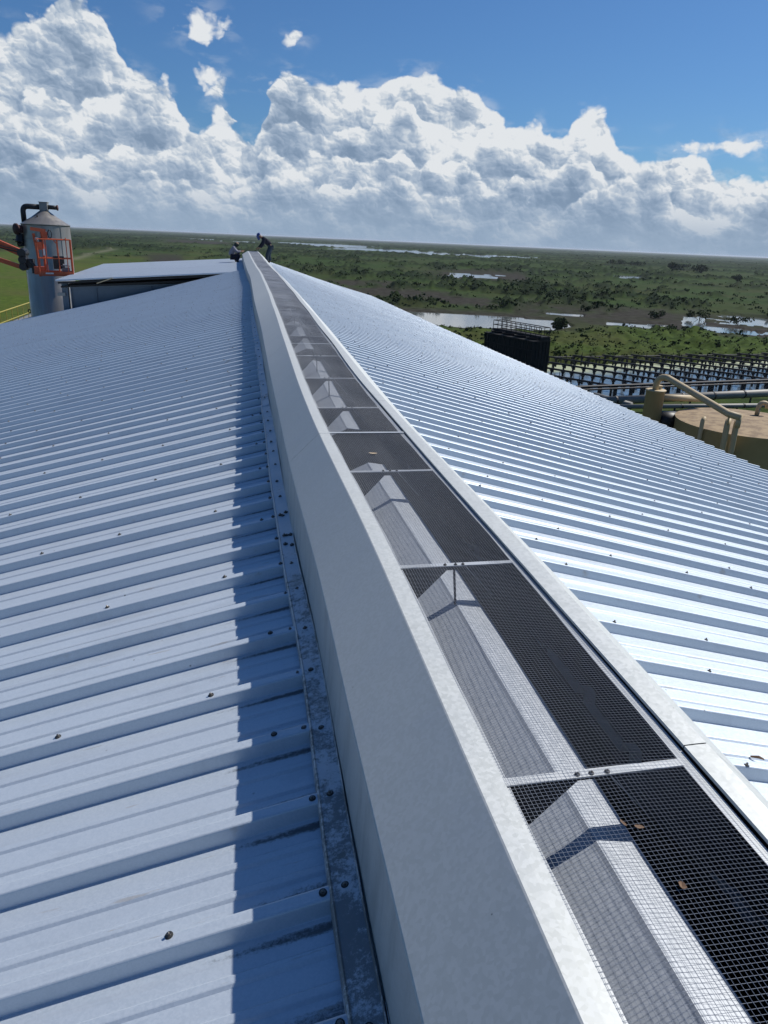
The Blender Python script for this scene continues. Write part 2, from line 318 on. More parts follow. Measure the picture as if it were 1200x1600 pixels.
# ------------------------------------------------------------------ mesh helper
class MB:
    def __init__(s): s.v = []; s.f = []
    def add(s, vs, fs):
        o = len(s.v); s.v += [tuple(v) for v in vs]; s.f += [tuple(i + o for i in f) for f in fs]
    def box(s, c, d, rot=None):
        c = Vector(c); hx, hy, hz = d[0] / 2, d[1] / 2, d[2] / 2
        vs = [Vector((x, y, z)) for x in (-hx, hx) for y in (-hy, hy) for z in (-hz, hz)]
        if rot is not None: vs = [rot @ v for v in vs]
        s.add([v + c for v in vs], [(0, 1, 3, 2), (4, 6, 7, 5), (0, 4, 5, 1), (2, 3, 7, 6), (0, 2, 6, 4), (1, 5, 7, 3)])
        return s
    def tube(s, pts, r, n=10, cap=True, closed=False):
        pts = [Vector(p) for p in pts]; N = len(pts)
        rr = r if isinstance(r, (list, tuple)) else [r] * N
        vs = []; fs = []; pu = None
        for i, p in enumerate(pts):
            a = pts[i - 1] if (i or closed) else p; b = pts[(i + 1) % N] if (i < N - 1 or closed) else p
            t = (b - a).normalized()
            if pu is None:
                u = t.orthogonal().normalized()
            else:
                u = (pu - t * pu.dot(t)).normalized()
            pu = u; v = t.cross(u)
            for k in range(n):
                th = 2 * math.pi * k / n
                vs.append(p + (u * math.cos(th) + v * math.sin(th)) * rr[i])
        for i in range(N if closed else N - 1):
            j = (i + 1) % N
            for k in range(n):
                k2 = (k + 1) % n
                fs.append((i * n + k, i * n + k2, j * n + k2, j * n + k))
        if cap and not closed:
            fs.append(tuple(range(n))[::-1]); fs.append(tuple((N - 1) * n + k for k in range(n)))
        s.add(vs, fs); return s
    def lathe(s, prof, c=(0, 0, 0), n=32, cap=True):
        vs = []; fs = []
        for (r, z) in prof:
            for k in range(n):
                th = 2 * math.pi * k / n
                vs.append((c[0] + r * math.cos(th), c[1] + r * math.sin(th), c[2] + z))
        for i in range(len(prof) - 1):
            for k in range(n):
                k2 = (k + 1) % n
                fs.append((i * n + k, i * n + k2, (i + 1) * n + k2, (i + 1) * n + k))
        if cap:
            fs.append(tuple(range(n))[::-1]); fs.append(tuple((len(prof) - 1) * n + k for k in range(n)))
        s.add(vs, fs); return s
    def prism(s, poly, y0, y1, xf=None):
        # poly in (x, z), extruded along y
        n = len(poly)
        vs = [(x, y0, z) for x, z in poly] + [(x, y1, z) for x, z in poly]
        if xf: vs = [xf(*v) for v in vs]
        s.add(vs, [tuple(range(n)), tuple(range(2 * n - 1, n - 1, -1))] + [(i, i + n, (i + 1) % n + n, (i + 1) % n) for i in range(n)])
        return s
    def sheet(s, prof, ys, xf=None, thick=None):
        n = len(prof); vs = []; fs = []
        for y in ys:
            for x, z in prof: vs.append(xf(x, y, z) if xf else (x, y, z))
        for j in range(len(ys) - 1):
            for i in range(n - 1):
                fs.append((j * n + i, j * n + i + 1, (j + 1) * n + i + 1, (j + 1) * n + i))
        s.add(vs, fs); return s
    def build(s, name, m, parent=None, smooth=False, loc=None):
        me = bpy.data.meshes.new(name)
        vs = s.v
        if loc is not None: vs = [(a - loc[0], b_ - loc[1], c - loc[2]) for a, b_, c in vs]
        me.from_pydata(vs, [], s.f); me.update()
        me.materials.append(m)
        if smooth:
            me.polygons.foreach_set('use_smooth', [True] * len(me.polygons))
        o = bpy.data.objects.new(name, me); C.objects.link(o)
        if loc is not None: o.location = loc
        if parent is not None:
            o.parent = parent
        return o
def tag(o, label=None, cat=None, group=None, kind=None):
    if label: o['label'] = label
    if cat: o['category'] = cat
    if group: o['group'] = group
    if kind: o['kind'] = kind
    return o
def empty(name, loc=(0, 0, 0), **k):
    o = bpy.data.objects.new(name, None); C.objects.link(o); o.location = loc; o.empty_display_size = 0.3
    return tag(o, **k)
def solid(o, t, off=-1):
    md = o.modifiers.new('thickness', 'SOLIDIFY'); md.thickness = t; md.offset = off; return o
def sm(a, b, x):
    t = min(1, max(0, (x - a) / (b - a))); return t * t * (3 - 2 * t)
def arc(p0, p1, p2, n=6):
    p0, p1, p2 = Vector(p0), Vector(p1), Vector(p2)
    return [(p0 * (1 - t) ** 2 + p1 * 2 * t * (1 - t) + p2 * t * t) for t in [i / n for i in range(n + 1)]]
def interp(tab, x):
    if x <= tab[0][0]: return tab[0][1]
    for (a, b), (c, d) in zip(tab, tab[1:]):
        if x <= c:
            t = (x - a) / (c - a); return b + (d - b) * t
    return tab[-1][1]

# sideways wander of the old ridge line
DRIFT = [(-3, -.01), (1, 0), (2.4, .006), (3.2, -.014), (4.0, -.026), (5.2, -.019), (6.7, .002), (9.2, .048), (14.5, .130), (22, .20), (31, .14), (60, .09)]
FOOT = [(0, -.002), (1.5, -.008), (3.0, .004), (3.9, .014), (5.0, .020), (7.2, 0), (10.4, -.026), (14.3, -.080), (20, -.078), (26, -.085), (60, -.085)]
YE = 40.0
def dr(y): return (interp(DRIFT, y - .3) + interp(DRIFT, y) + interp(DRIFT, y + .3)) / 3
def ft(y): return dr(y) + (interp(FOOT, y - .3) + interp(FOOT, y) + interp(FOOT, y + .3)) / 3
# ------------------------------------------------------------------ the mill building with its ribbed roof
GZ = -20.0
XR, YL1, YR1 = 8.0, 31.0, 44.0
XL = -14.0
PITCH = 0.305
def rise(y): return 0.20 * sm(22, 40, y)
def zl(x): return -1.4923 + 0.24 * (x + 0.023)
def zr(x): return -1.504 - 0.255 * (x - 1.481)
def rib_profile(y0, y1, phase):
    P = [(0.0, 0), (0.0020, 0.0010), (0.0085, 0.0385), (0.0097, 0.0410), (0.0122, 0.0430), (0.0150, 0.0435), (0.042, 0.0435), (0.047, 0.0415), (0.060, 0.002), (0.068, 0),
         (0.118, 0), (0.125, 0.0055), (0.128, 0.0062), (0.143, 0.0062), (0.150, 0), (0.204, 0), (0.211, 0.0055), (0.214, 0.0062), (0.229, 0.0062), (0.236, 0)]
    out = []; k = math.floor((y0 - phase) / PITCH)
    while True:
        b = phase + k * PITCH
        if b > y1: break
        for dy, h in P:
            if y0 <= b + dy <= y1: out.append((b + dy, h))
        k += 1
    return out
mill = empty('mill_building', (0, 0, GZ), label='long galvanised metal building whose ribbed gable roof fills the foreground', cat='building')
def inmill(o): o.location = Vector(o.location) - Vector((0, 0, GZ)); o.parent = mill; return o
mb = MB(); prof = rib_profile(-3.5, YL1, 1.250)
xs = [0.32, -0.05, -0.5, -1.2, -2.2, -4, -6, -8, -11, XL]
rng = np.random.RandomState(3)
vs = []; fs = []
def wav(x, y): return 0.0025 * math.sin(2.1 * x + 0.9 * y) + 0.002 * math.sin(1.3 * x - 2.3 * y + 1)
for (y, h) in prof:
    for x in xs:
        xx = x + (max(0, ft(y)) if x > .3 else 0)
        vs.append((xx, y, zl(xx) + h + wav(x, y) + rise(y) * sm(-5, .5, x)))
n = len(xs)
fs = [(j * n + i, (j + 1) * n + i, (j + 1) * n + i + 1, j * n + i + 1) for j in range(len(prof) - 1) for i in range(n - 1)]
mb.add(vs, fs); o = inmill(mb.build('roof_slope', M['roof'])); o['label'] = 'blue-grey shaded left roof slope of ribbed sheet'
mb = MB(); prof = rib_profile(-3.5, YR1, 1.906)
xs = [1.09, 1.4, 2, 3, 4.2, 5.5, 6.8, XR]; n = len(xs)
vs = []
for (y, h) in prof:
    for x in xs:
        xx = x if x < XR else XR + 0.25 - 0.6 * sm(10, 30, y)
        vs.append((xx, y, zr(xx) + h + wav(x, y) + rise(y) * sm(6, .5, x)))
fs = [(j * n + i, j * n + i + 1, (j + 1) * n + i + 1, (j + 1) * n + i) for j in range(len(prof) - 1) for i in range(n - 1)]
mb.add(vs, fs); o = inmill(mb.build('roof_slope', M['roof'])); o['label'] = 'bright sunlit right roof slope of ribbed sheet'
# walls and gables
mb = MB()
mb.box((XR - .35, 20, (GZ + zr(XR)) / 2 - 0.15), (0.2, 47, -GZ + zr(XR) - 0.3))
mb.box((XL + .3, 13.8, (GZ + zl(XL)) / 2 - 0.15), (0.2, 34, -GZ + zl(XL) - 0.3))
inmill(mb.build('side_wall', M['wallm']))
for yy, l in ((YL1 - .35, 1), (-3.2, 1)):
    mb = MB(); mb.prism([(XL + .2, GZ), (0.3, GZ), (0.3, zl(0.3) - .1), (XL + .2, zl(XL + .2) - .1)], yy - .1, yy + .1); inmill(mb.build('gable_wall', M['wallm']))
for yy in (YR1 - .35, -3.2):
    mb = MB(); mb.prism([(0.302, GZ), (XR - .4, GZ), (XR - .4, zr(XR) - .1), (1.1, zr(1.1) - .1), (0.302, zl(.302) - .1)], yy - .1, yy + .1); inmill(mb.build('gable_wall', M['wallm']))
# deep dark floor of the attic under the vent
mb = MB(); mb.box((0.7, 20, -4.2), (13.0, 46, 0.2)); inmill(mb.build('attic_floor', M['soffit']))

# roofing screws
def screw_mesh(name='roof_screw', r=0.0075):
    a = MB(); a.lathe([(r * 1.55, 0), (r * 1.5, 0.0022), (r * 1.05, 0.0030)], n=12)
    a.lathe([(r * 1.0, 0.003), (r * 0.95, 0.0045)], n=12); a.lathe([(r * 0.62, 0.0045), (r * .60, 0.0095), (r * .45, 0.0105)], n=6)
    me = bpy.data.meshes.new(name); me.from_pydata(a.v, [], a.f); me.materials.append(M['screw']); me.materials.append(M['washer'])
    me.polygons.foreach_set('material_index', [1 if i < 14 * 2 else 0 for i in range(len(me.polygons))])
    return me
SCR = screw_mesh()
spots = []
for k in range(-2, 46):
    y = 1.283 + k * 0.915 + 0.002
    for j in range(18):
        x = -0.11 - 0.475 * j + random.uniform(-.035, .035) - (0.07 if k % 3 == 0 else 0)
        if y < YL1 - .3 and x > XL + .3: spots.append((x, y + random.uniform(-.006, .006), zl(x) + 0.0435 + rise(y) * sm(-5, .5, x) + wav(x, y), 0.24))
    for j in range(4):  # mid ribs, on the pan by the flashing
        yy = y + random.choice((.305, .61))
        x = 0.10 + random.uniform(-.03, .03) if j == 0 else -0.9 - j * 1.4 + random.uniform(-.1, .1)
        if yy < YL1 - .3: spots.append((x, yy, zl(x) + 0.0435 + wav(x, yy) + rise(yy) * sm(-5, .5, x), 0.24))
for k in range(-2, 47):
    y = 1.646 + k * 0.915 - .024
    for j in range(14):
        x = 1.54 + 0.46 * j + random.uniform(-.04, .04)
        if y < YR1 - .3 and x < XR - .1: spots.append((x, y + random.uniform(-.006, .006), zr(x) + 0.0435 + rise(y) * sm(6, .5, x) + wav(x, y), -0.255))
    for j in range(4):
        yy = y + random.choice((.305, .61)); x = 1.7 + j * 1.35 + random.uniform(-.15, .15)
        if yy < YR1 - .3: spots.append((x, yy, zr(x) + 0.0435 + rise(yy) * sm(6, .5, x) + wav(x, yy), -0.255))
def seen(p):
    v = RM.transposed() @ Vector(p)
    if v.z > -0.1: return False
    u, q = v.x / -v.z * 1155, v.y / -v.z * 1155
    return abs(u) < 610 and abs(q) < 810
vis = [p for p in spots if seen(p[:3])]; vis.sort(key=lambda p: Vector(p[:3]).length)
for p in vis[:92]:
    o = bpy.data.objects.new('roof_screw', SCR); C.objects.link(o); o.parent = mill
    o.location = (p[0], p[1], p[2] - GZ); o.rotation_euler = (random.uniform(-.08, .08), -math.atan(p[3]) + random.uniform(-.1, .1), random.uniform(0, 1)); o.scale = (.85, .85, 1.0) if p[0] < .5 else (.72, .72, .9)
mb = MB()
for p in vis[92:] + [q for q in spots if not seen(q[:3])]:
    mb.lathe([(0.013, 0), (0.012, 0.003), (0.006, 0.0035), (0.0055, 0.011)], c=p[:3], n=6)
o = inmill(mb.build('roof_screw', M['screw'])); o['kind'] = 'stuff'

# ------------------------------------------------------------------ ridge vent
def vf(x, y, z):
    k = sm(-1.42, -0.98, z)
    f_ = sm(.42, .262, x); X = x + dr(y) * (1 - f_) + ft(y) * f_
    return (X, y, z + rise(y) + k * 0.004 * math.sin(y * 1.9 + 1))
vent = empty('ridge_vent', (0.7, 1.0, -1.32), label='long galvanised ridge vent with mesh top running along the roof ridge', cat='ridge vent')
def inv(o): o.location = Vector(o.location) - Vector((0.7, 1.0, -1.32)); o.parent = vent; return o
def yrange(a, b, s=0.15):
    n = max(2, int((b - a) / s) + 1); return [a + (b - a) * i / (n - 1) for i in range(n)]
JN = [0.264 + 3.559 * k for k in range(-1, 12)]      # cap sheet joints; one lies at y = 3.823
def dent(x, y, z):
    X, Y, Z = vf(x, y, z)
    face = sm(.262, .30, x) * sm(.43, .40, x)
    sag_ = face * (0.0009 * math.sin(2.3 * y) + (0.004 * math.sin(2.9 * y) if y > 9 else 0))
    return (X - sag_, Y, Z + sag_)
for i in range(len(JN) - 1):
    a, b_ = JN[i], JN[i + 1]
    if a > YE: break
    b_ = min(b_ - 0.0035, YE); off = 0.0
    o = MB().sheet([(.2485, -1.40), (.254, -1.30), (.258, -1.20), (.2592, -1.1385)], yrange(a, b_ - .002), vf).build('upstand', M['upstand']); solid(inv(o), 0.0012)
    pr = [(.2585, -1.1395), (.2612, -1.1360), (.430, -.9815), (.4335, -.9795), (.4615, -.979), (.486, -.979), (.487, -.9985)]
    o = MB().sheet(pr, yrange(a, b_), dent).build('side_cap', M['cap']); solid(inv(o), 0.0012)
    off = 0.0025 * (i % 2)
    pr = [(.911, -.993), (.912, -.986), (.9385, -.985), (.966, -.985), (.9675, -.991), (1.05, -1.062), (1.14, -1.145), (1.146, -1.25), (1.15, -1.41)]
    fl = lambda x, y, z: (lambda v: (v[0] + (0.006 * math.sin(1.8 * y) - .004 if x < .93 else 0), v[1], v[2]))(vf(x, y, z))
    o = MB().sheet(pr, yrange(a + .9, min(b_ + .9, YE)), fl).build('side_cap', M['cap']); solid(inv(o), 0.0012)
    if i == 0:
        o = MB().sheet(pr, yrange(-3.0, a + .93), fl).build('side_cap', M['cap']); solid(inv(o), 0.0012)
# added near-black sheets, right and left, standing in for the shade inside
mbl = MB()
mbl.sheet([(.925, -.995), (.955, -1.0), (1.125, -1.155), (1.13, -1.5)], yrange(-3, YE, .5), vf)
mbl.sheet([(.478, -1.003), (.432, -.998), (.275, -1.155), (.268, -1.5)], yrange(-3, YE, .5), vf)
inv(mbl.build('interior_shade_sheet', M['inner_shade']))
mbl = MB()
mbl.prism([(.252, -1.42), (1.148, -1.42), (1.138, -1.15), (.966, -.985), (.434, -.985), (.262, -1.15)], YE, YE + .003, vf)
inv(mbl.build('end_plate', M['cap']))
# base flashing over the ribs
FJ = [-2.0, 0.93 - 0.02, 3.32, 6.4, 9.4, 12.5, 15.5, 18.6, 21.6, 24.7, 27.7, 30.6]
for i in range(len(FJ) - 1):
    a, b_ = FJ[i], FJ[i + 1]; off = .0022 * (i % 2)
    wob = random.uniform(-.004, .004)
    zf = lambda x: zl(x) + 0.046 + off
    pr = [(.180, zf(.18) - .022), (.1815, zf(.1815)), (.185, zf(.185) + .003), (.1895, zf(.1895)), (.215, zf(.215) + .001), (.2475 - off, zf(.2475) + .001), (.2482 - off, -1.36)]
    ff = lambda x, y, z: (x + ft(y) + .003 * math.sin(y * 3.3 + i) + wob * (x < .2), y, z + rise(y) * .95 + .0015 * math.sin(y * 20.6))
    o = MB().sheet(pr, yrange(a, b_ + .06, .075), ff).build('base_flashing', M['flash']); solid(inv(o), 0.001)
# right-hand flashing
o = MB().sheet([(1.152, -1.36), (1.154, zr(1.154) + .041), (1.22, zr(1.22) + .041), (1.222, zr(1.22) + .02)], yrange(-3, YE, .3), lambda x, y, z: (x + dr(y), y, z + rise(y))).build('base_flashing', M['cap']); solid(inv(o), .001)
# flashing screws
cnt = 0
yy = 0.95
while yy < 30:
    for (x, z, dy) in ((.217, zl(.217) + .048, .0), (.166, zl(.166) + .0435, .12)):
        y = yy + dy + random.uniform(-.03, .03)
        if x == .166: y = 1.278 + round((y - 1.278) / PITCH) * PITCH
        o = bpy.data.objects.new('flashing_screw', SCR); C.objects.link(o); o.parent = vent
        o.location = Vector((x + ft(y) + random.uniform(-.004, .004), y, z + rise(y) * .95)) - Vector((.7, 1, -1.32)); o.rotation_euler = (random.uniform(-.1, .1), -.23, random.random()); o.scale = (.85, .85, 1.0)
        cnt += 1
    yy += 0.305 if yy < 2.0 else (0.305 if yy < 6 else .61)
for (x, y) in ((.205, 3.30), (.235, 3.27), (.208, 3.41), (.238, 3.40), (.205, 3.7), (.235, 3.72)):
    o = bpy.data.objects.new('flashing_screw', SCR); C.objects.link(o); o.parent = vent
    o.location = Vector((x + ft(y), y, zl(x) + .050)) - Vector((.7, 1, -1.32)); o.rotation_euler = (0, -.23, random.random())

# stations: crossbars with gusset plates
BARS = [-1.0, 0.07, 1.112, 2.150, 3.185] + [x for J in (3.88, 7.44, 11.0, 14.56, 18.12, 21.7, 25.2, 28.8, 32.4, 36) for x in (J + .67, J + 1.72, J + 2.80)]
JOINTS = [0.33 - .25, 3.88, 7.44, 11.0, 14.56, 18.12, 21.7, 25.2, 28.8, 32.4, 36.0]
for q, y in enumerate(BARS):
    if y > YE - .1: break
    mb = MB(); sk = 0.006
    F_ = lambda X, Y, Z: vf(X, Y + (X - .5) * 0.02, Z)
    mb.prism([(.490, -1.002), (.909, -1.002), (.909, -.9985), (.490, -.9985)], y - .003, y + .019, F_)
    bar = inv(mb.build('crossbar', M['strip']))
    inv(MB().prism([(.490, -1.023), (.909, -1.023), (.909, -1.0025), (.490, -1.0025)], y + .015, y + .0185, F_).build('crossbar_web', M['plate']))
    for xx in (.655, .685, .715):
        if q < 12:
            P = vf(xx + random.uniform(-.006, .006), y + .008, -.9975)
            o = bpy.data.objects.new('screw', SCR); C.objects.link(o); o.parent = bar; o.location = Vector(P) - Vector((.7, 1, -1.32)) + Vector((.7, 1, -1.32)); o.scale = (.5, .5, .55)
    # gussets, left and right of the middle
    for side in (0, 1):
        poly = [(.488, -1.004), (.672, -1.004), (.66, -1.025), (.568, -1.125), (.40, -1.30), (.275, -1.40), (.272, -1.158), (.43, -1.006)]
        if side: poly = [(1.398 - a, b_) for a, b_ in poly][::-1]
        g = inv(MB().prism(poly, y + .0195, y + .0225, vf).build('gusset_plate', M['plate']))
        if side:
            e = MB().tube([vf(.722, y + .018, -1.006), vf(.738, y + .018, -1.025), vf(.83, y + .018, -1.125)], .0012, 5)
            e2 = e.build('bright_edge', M['strip']); e2.parent = g; e2.location = (0, 0, 0); e2.location = -Vector(g.location) + Vector(g.location)
    if q in (3, 6, 7, 10, 13):
        rod = MB().tube([vf(.682, y + .012, -1.0), vf(.686, y - .03, -1.142)], .004, 6)
        rod.tube([vf(.686, y - .03, -1.142), vf(.575, y - .10, -1.185)], .0035, 6)
        inv(rod.build('hanger_rod', M['darksteel']))
# folded baffle under the mesh
def bf(x, y, z): X, Y, Z = vf(x, y, z); return (X, Y, Z + .0015 * math.sin(4 * y + 8 * x))
segs = [(-3, 0.30), (0.303, 3.76)] + [(J + .66, J + 3.40) for J in JOINTS[1:] if J + 3.44 < YE]
for a, b_ in segs:
    a2 = a
    mb = MB().sheet([(.37, -1.270), (.48, -1.222), (.59, -1.173), (.680, -1.1325), (.688, -1.127), (.695, -1.127), (.74, -1.134), (.776, -1.1395), (.778, -1.18)], yrange(a2, b_, .2), bf)
    solid(inv(mb.build('baffle', M['baffle'])), .001)
# rim strips the mesh is fixed to
for nm, pr in (('rim_strip', [(.480, -1.0035), (.5045, -1.0030)]), ('rim_strip', [(.886, -.9990), (.9085, -.9975)])):
    wv = lambda x, y, z: vf(x + .0015 * math.sin(y * 11), y, z)
    solid(inv(MB().sheet(pr, yrange(-3, YE, .12), wv).build(nm, M['strip'])), .001)
# bright fixing strips over the mesh at sheet joints
for y in JOINTS[1:]:
    if y > YE: break
    inv(MB().prism([(.488, -.993), (.905, -.993), (.905, -.990), (.488, -.990)], y - .012, y + .012, vf).build('joint_strip', M['strip']))
# wire mesh, half-inch
WP = 0.0093
def sag(x, y):
    c = math.sin(math.pi * (x - .495) / .41)
    return c * (0.003 * math.sin(1.7 * y) + .003 * math.sin(4.3 * y + 2)) + 0.0008 * math.sin(9 * y + 14 * x)
def mf(x, y, z): X, Y, Z = vf(x, y, z); return (X, Y, Z + sag(x, y))
edges_ = [-0.6, 3.88, 7.44, 11.0, 14.56, 18.12, 21.7, 25.2, 28.8, 32.4, 36, YE - .02]
for a, b_ in zip(edges_, edges_[1:]):
    mb = MB(); rw = 0.00040; nT = int((b_ - a) / WP); x0, x1 = .489, .906
    skew = random.uniform(-.006, .006)
    stepx = 5 if a < 8 else 3
    for i in range(nT):
        y = a + i * WP
        xs_ = [x0 + (x1 - x0) * k / stepx for k in range(stepx + 1)]
        vs = []
        for x in xs_:
            P = mf(x, y + skew * (x - .7) / .2 + .0012 * math.sin(x * 31 + y * 3), -.9955)
            vs += [(P[0], P[1] - rw, P[2]), (P[0], P[1], P[2] + rw), (P[0], P[1] + rw, P[2]), (P[0], P[1], P[2] - rw)]
        mb.add(vs, [(4 * k + c, 4 * k + (c + 1) % 4, 4 * k + 4 + (c + 1) % 4, 4 * k + 4 + c) for k in range(stepx) for c in range(4)])
    ny = int((b_ - a) / .14) + 1
    for i in range(int((x1 - x0) / WP) + 1):
        x = x0 + i * WP; vs = []
        for j in range(ny + 1):
            y = a + (b_ - a) * j / ny
            P = mf(x + .0010 * math.sin(y * 5 + i), y, -.9947)
            vs += [(P[0] - rw, P[1], P[2]), (P[0], P[1], P[2] + rw), (P[0] + rw, P[1], P[2]), (P[0], P[1], P[2] - rw)]
        mb.add(vs, [(4 * k + c, 4 * k + 4 + c, 4 * k + 4 + (c + 1) % 4, 4 * k + (c + 1) % 4) for k in range(ny) for c in range(4)])
    inv(mb.build('wire_mesh', M['wire']))

# little things lying about
def leaf(name, P, L, Wd, rot, m, label, cat, curl=.3):
    mb = MB(); n = 7; vs = []
    for i in range(n + 1):
        t = i / n; wdt = Wd * math.sin(math.pi * (0.06 + t * .9)) ** .8 / 2
        for s_ in (-1, 0, 1):
            vs.append(((t - .5) * L, s_ * wdt * (1 + .15 * math.sin(9 * t + s_)), abs(s_) * wdt * curl + curl * L * .25 * (2 * t - 1) ** 2))
    fs = [(3 * i + k, 3 * i + k + 1, 3 * i + 4 + k, 3 * i + 3 + k) for i in range(n) for k in range(2)]
    mb.add(vs, fs); o = mb.build(name, m); o.location = P; o.rotation_euler = (.1, .1, rot); solid(o, .0008)
    return tag(o, label, cat)
leaf('dry_leaf', vf(.700, .962, -.993), .019, .009, -.2, M['leaf_dry'], 'small brown dry leaf on the mesh just below the nearest crossbar', 'leaf')
leaf('dry_leaf', vf(.675, .975, -.993), .020, .007, 1.7, M['leaf_dry'], 'thin dark leaf scrap beside the brown leaf on the mesh', 'leaf')
leaf('dry_leaf', vf(.7035, .826, -.993), .018, .014, 1.1, M['leaf_dry'], 'crumpled brown leaf on the mesh nearest the bottom of the photo', 'leaf', .6)
leaf('dry_leaf', vf(.655, 3.46, -.992), .045, .015, .2, M['leaf_pale'], 'pale yellowish leaf on the mesh below the bright joint strip', 'leaf')
def twig(P, pts, label, r=.004):
    o = MB().tube(pts, [r * .6] + [r] * (len(pts) - 2) + [r * .5], 6).build('twig', M['leaf_dry']); o.location = P; return tag(o, label, 'twig')
def onr(x, y): return (x, y, zr(x) + .004 + .0045)
twig(onr(1.63, 1.71), [(-.022, .014, .002), (0, .002, .006), (.014, -.006, .002)], 'short dark twig near the right edge on the bright roof pan', .005)
twig(onr(1.68, 1.675), [(-.024, 0, .002), (-.006, .003, .008), (.012, -.002, .004), (.026, .001, 0)], 'longer curled twig beside the short twig on the bright roof pan', .005)
mb = MB(); vs = [(0, 0, .004)]
for k in range(16):
    th = 2 * math.pi * k / 16; r = .020 + .006 * math.sin(3 * th + 1) + .004 * math.sin(5 * th); vs.append((r * 1.1 * math.cos(th), r * .9 * math.sin(th), 0))
mb.add(vs, [(0, 1 + k, 1 + (k + 1) % 16) for k in range(16)])
o = mb.build('bird_dropping', M['dropping'], smooth=True); o.location = (-.445, 3.41, zl(-.445) + .0065); o.rotation_euler = (0, -.235, 0)
tag(o, 'small whitish bird dropping on the left roof slope', 'dropping')

# ------------------------------------------------------------------ raised lean-to roof over the far left end
CY0, CY1 = 31.0, 42.0
def zc(x, y): return -1.43 + .076 * (x - .26) + .0155 * (y - 31)
lt = empty('raised_roof', (-3, 36, GZ), label='low-pitched raised roof beyond the left slope, carried on a blue-grey steel beam', cat='roof')
def inlt(o): o.location = Vector(o.location) - Vector((-3, 36, GZ)); o.parent = lt; return o
mb = MB(); ys = rib_profile(CY0, CY1, 31.0); xs = [.36, -1.5, -3.5, -5.2, -6.72]; n = len(xs)
mb.add([(x + (.0 if x < .3 else .0), y, zc(x, y) + h) for y, h in ys for x in xs], [(j * n + i, (j + 1) * n + i, (j + 1) * n + i + 1, j * n + i + 1) for j in range(len(ys) - 1) for i in range(n - 1)])
o = inlt(mb.build('roof_sheet', M['roof'])); solid(o, .02, 1)
mb = MB(); mb.prism([(.3, zc(.3, 31) - .03), (-6.66, zc(-6.66, 31) - .03), (-6.66, zc(-6.66, 31) - .10), (.3, zc(.3, 31) - .10)], CY0 + .05, CY0 + .10)
inlt(mb.build('fascia', M['soffit']))
mb = MB(); mb.prism([(.3, zc(.3, 31.4) - .2), (-6.6, zc(-6.6, 31.4) - .2), (-6.6, zc(-6.6, 31.4) - .26), (.3, zc(.3, 31.4) - .26)], CY0 + .2, CY1 - .1)
inlt(mb.build('soffit', M['soffit']))
mb = MB(); bx0, bx1 = -6.3, .1
def beam(mb, x0, x1, y, ztop0, h, slope, fl=.22):
    p = lambda x, dz: (x, ztop0 + slope * (x - x0) + dz)
    mb.prism([p(x0, 0), p(x1, 0), p(x1, -.04), p(x0, -.04)], y - fl / 2, y + fl / 2)
    mb.prism([p(x0, -.0405), p(x1, -.0405), p(x1, -h + .0405), p(x0, -h + .0405)], y - .02, y + .02)
    mb.prism([p(x0, -h + .04), p(x1, -h + .04), p(x1, -h), p(x0, -h)], y - fl / 2, y + fl / 2)
beam(mb, bx0, bx1, CY0 + .45, -2.18, .82, .06)
for xx in (-6.28, -5.35, -3.3, -1.2):
    mb.box((xx, CY0 + .45 - .06, -2.18 + .06 * (xx - bx0) - .41), (.03, .09, .72))
inlt(mb.build('steel_beam', M['beam']))
mb = MB(); mb.box((-6.5, CY0 + .5, -3.2), (.22, .22, 2.4)); mb.box((-6.5, CY1 - .5, (GZ - 2) / 2), (.3, .3, -GZ - 2)); mb.box((-6.5, CY0 + .5, (GZ - 4.4) / 2), (.3, .3, -GZ - 4.4 + .0))
inlt(mb.build('post', M['beam']))
mb = MB(); mb.box((-6.62, CY0 + .3, -2.45), (.28, .1, .12)); mb.box((-6.45, CY0 + .22, -3.25), (.12, .1, .5), Matrix.Rotation(.25, 3, 'Y'))
inlt(mb.build('bracket', M['greybox']))
mb = MB(); mb.box((-4.95, CY0 - .05, zc(-4.95, 31) - .06), (.62, .03, .035), Matrix.Rotation(-.35, 3, 'Y')); inlt(mb.build('timber_offcut', M['tan']))
mb = MB(); mb.box((-2.9, CY1 - .2, (GZ - 2.2) / 2), (6.8, .15, -GZ - 2.2)); inlt(mb.build('back_wall', M['wallm']))

# ------------------------------------------------------------------ stainless silo
SX, SY = -10.62, 48.0
silo = empty('silo', (SX, SY, GZ), label='tall stainless steel silo with conical top and black elbow pipe, far left', cat='silo')
def ins(mb, name, m, smooth=False, parent=None, **k):
    o = mb.build(name, m, smooth=smooth); o.location = (-SX, -SY, -GZ); o.parent = silo; return o
r = 1.27
ins(MB().lathe([(r * 1.03, GZ), (r * 1.03, -3.9), (r * 1.02, -3.88), (r, .05)], (SX, SY, 0), 64, cap=False), 'shell', M['silo'], True)
ins(MB().lathe([(r * 1.01, -0.02), (r * 1.035, 0.02), (r * 1.035, .05), (r * .55, .43), (.2, .80), (.16, .82)], (SX, SY, 0), 64, cap=True), 'cone_top', M['silo'])
mb = MB()
for z in (-.75, -2.6, -4.35): mb.lathe([(r * 1.006 + .004, z), (r * 1.006 + .016, z + .01), (r * 1.006 + .016, z + .03), (r * 1.006 + .004, z + .04)], (SX, SY, 0), 64, cap=False)
for k in range(6):
    th = k * 1.05 + .3; mb.box((SX + math.cos(th) * r * 1.012, SY + math.sin(th) * r * 1.012, -2.2), (.02, .02, 4.3))
ins(mb, 'weld_seam', M['silo'])
ins(MB().box((SX + .02, SY, 1.0), (.42, .42, .42)).box((SX + .02, SY, 1.225), (.48, .48, .03)), 'top_box', M['greybox'])
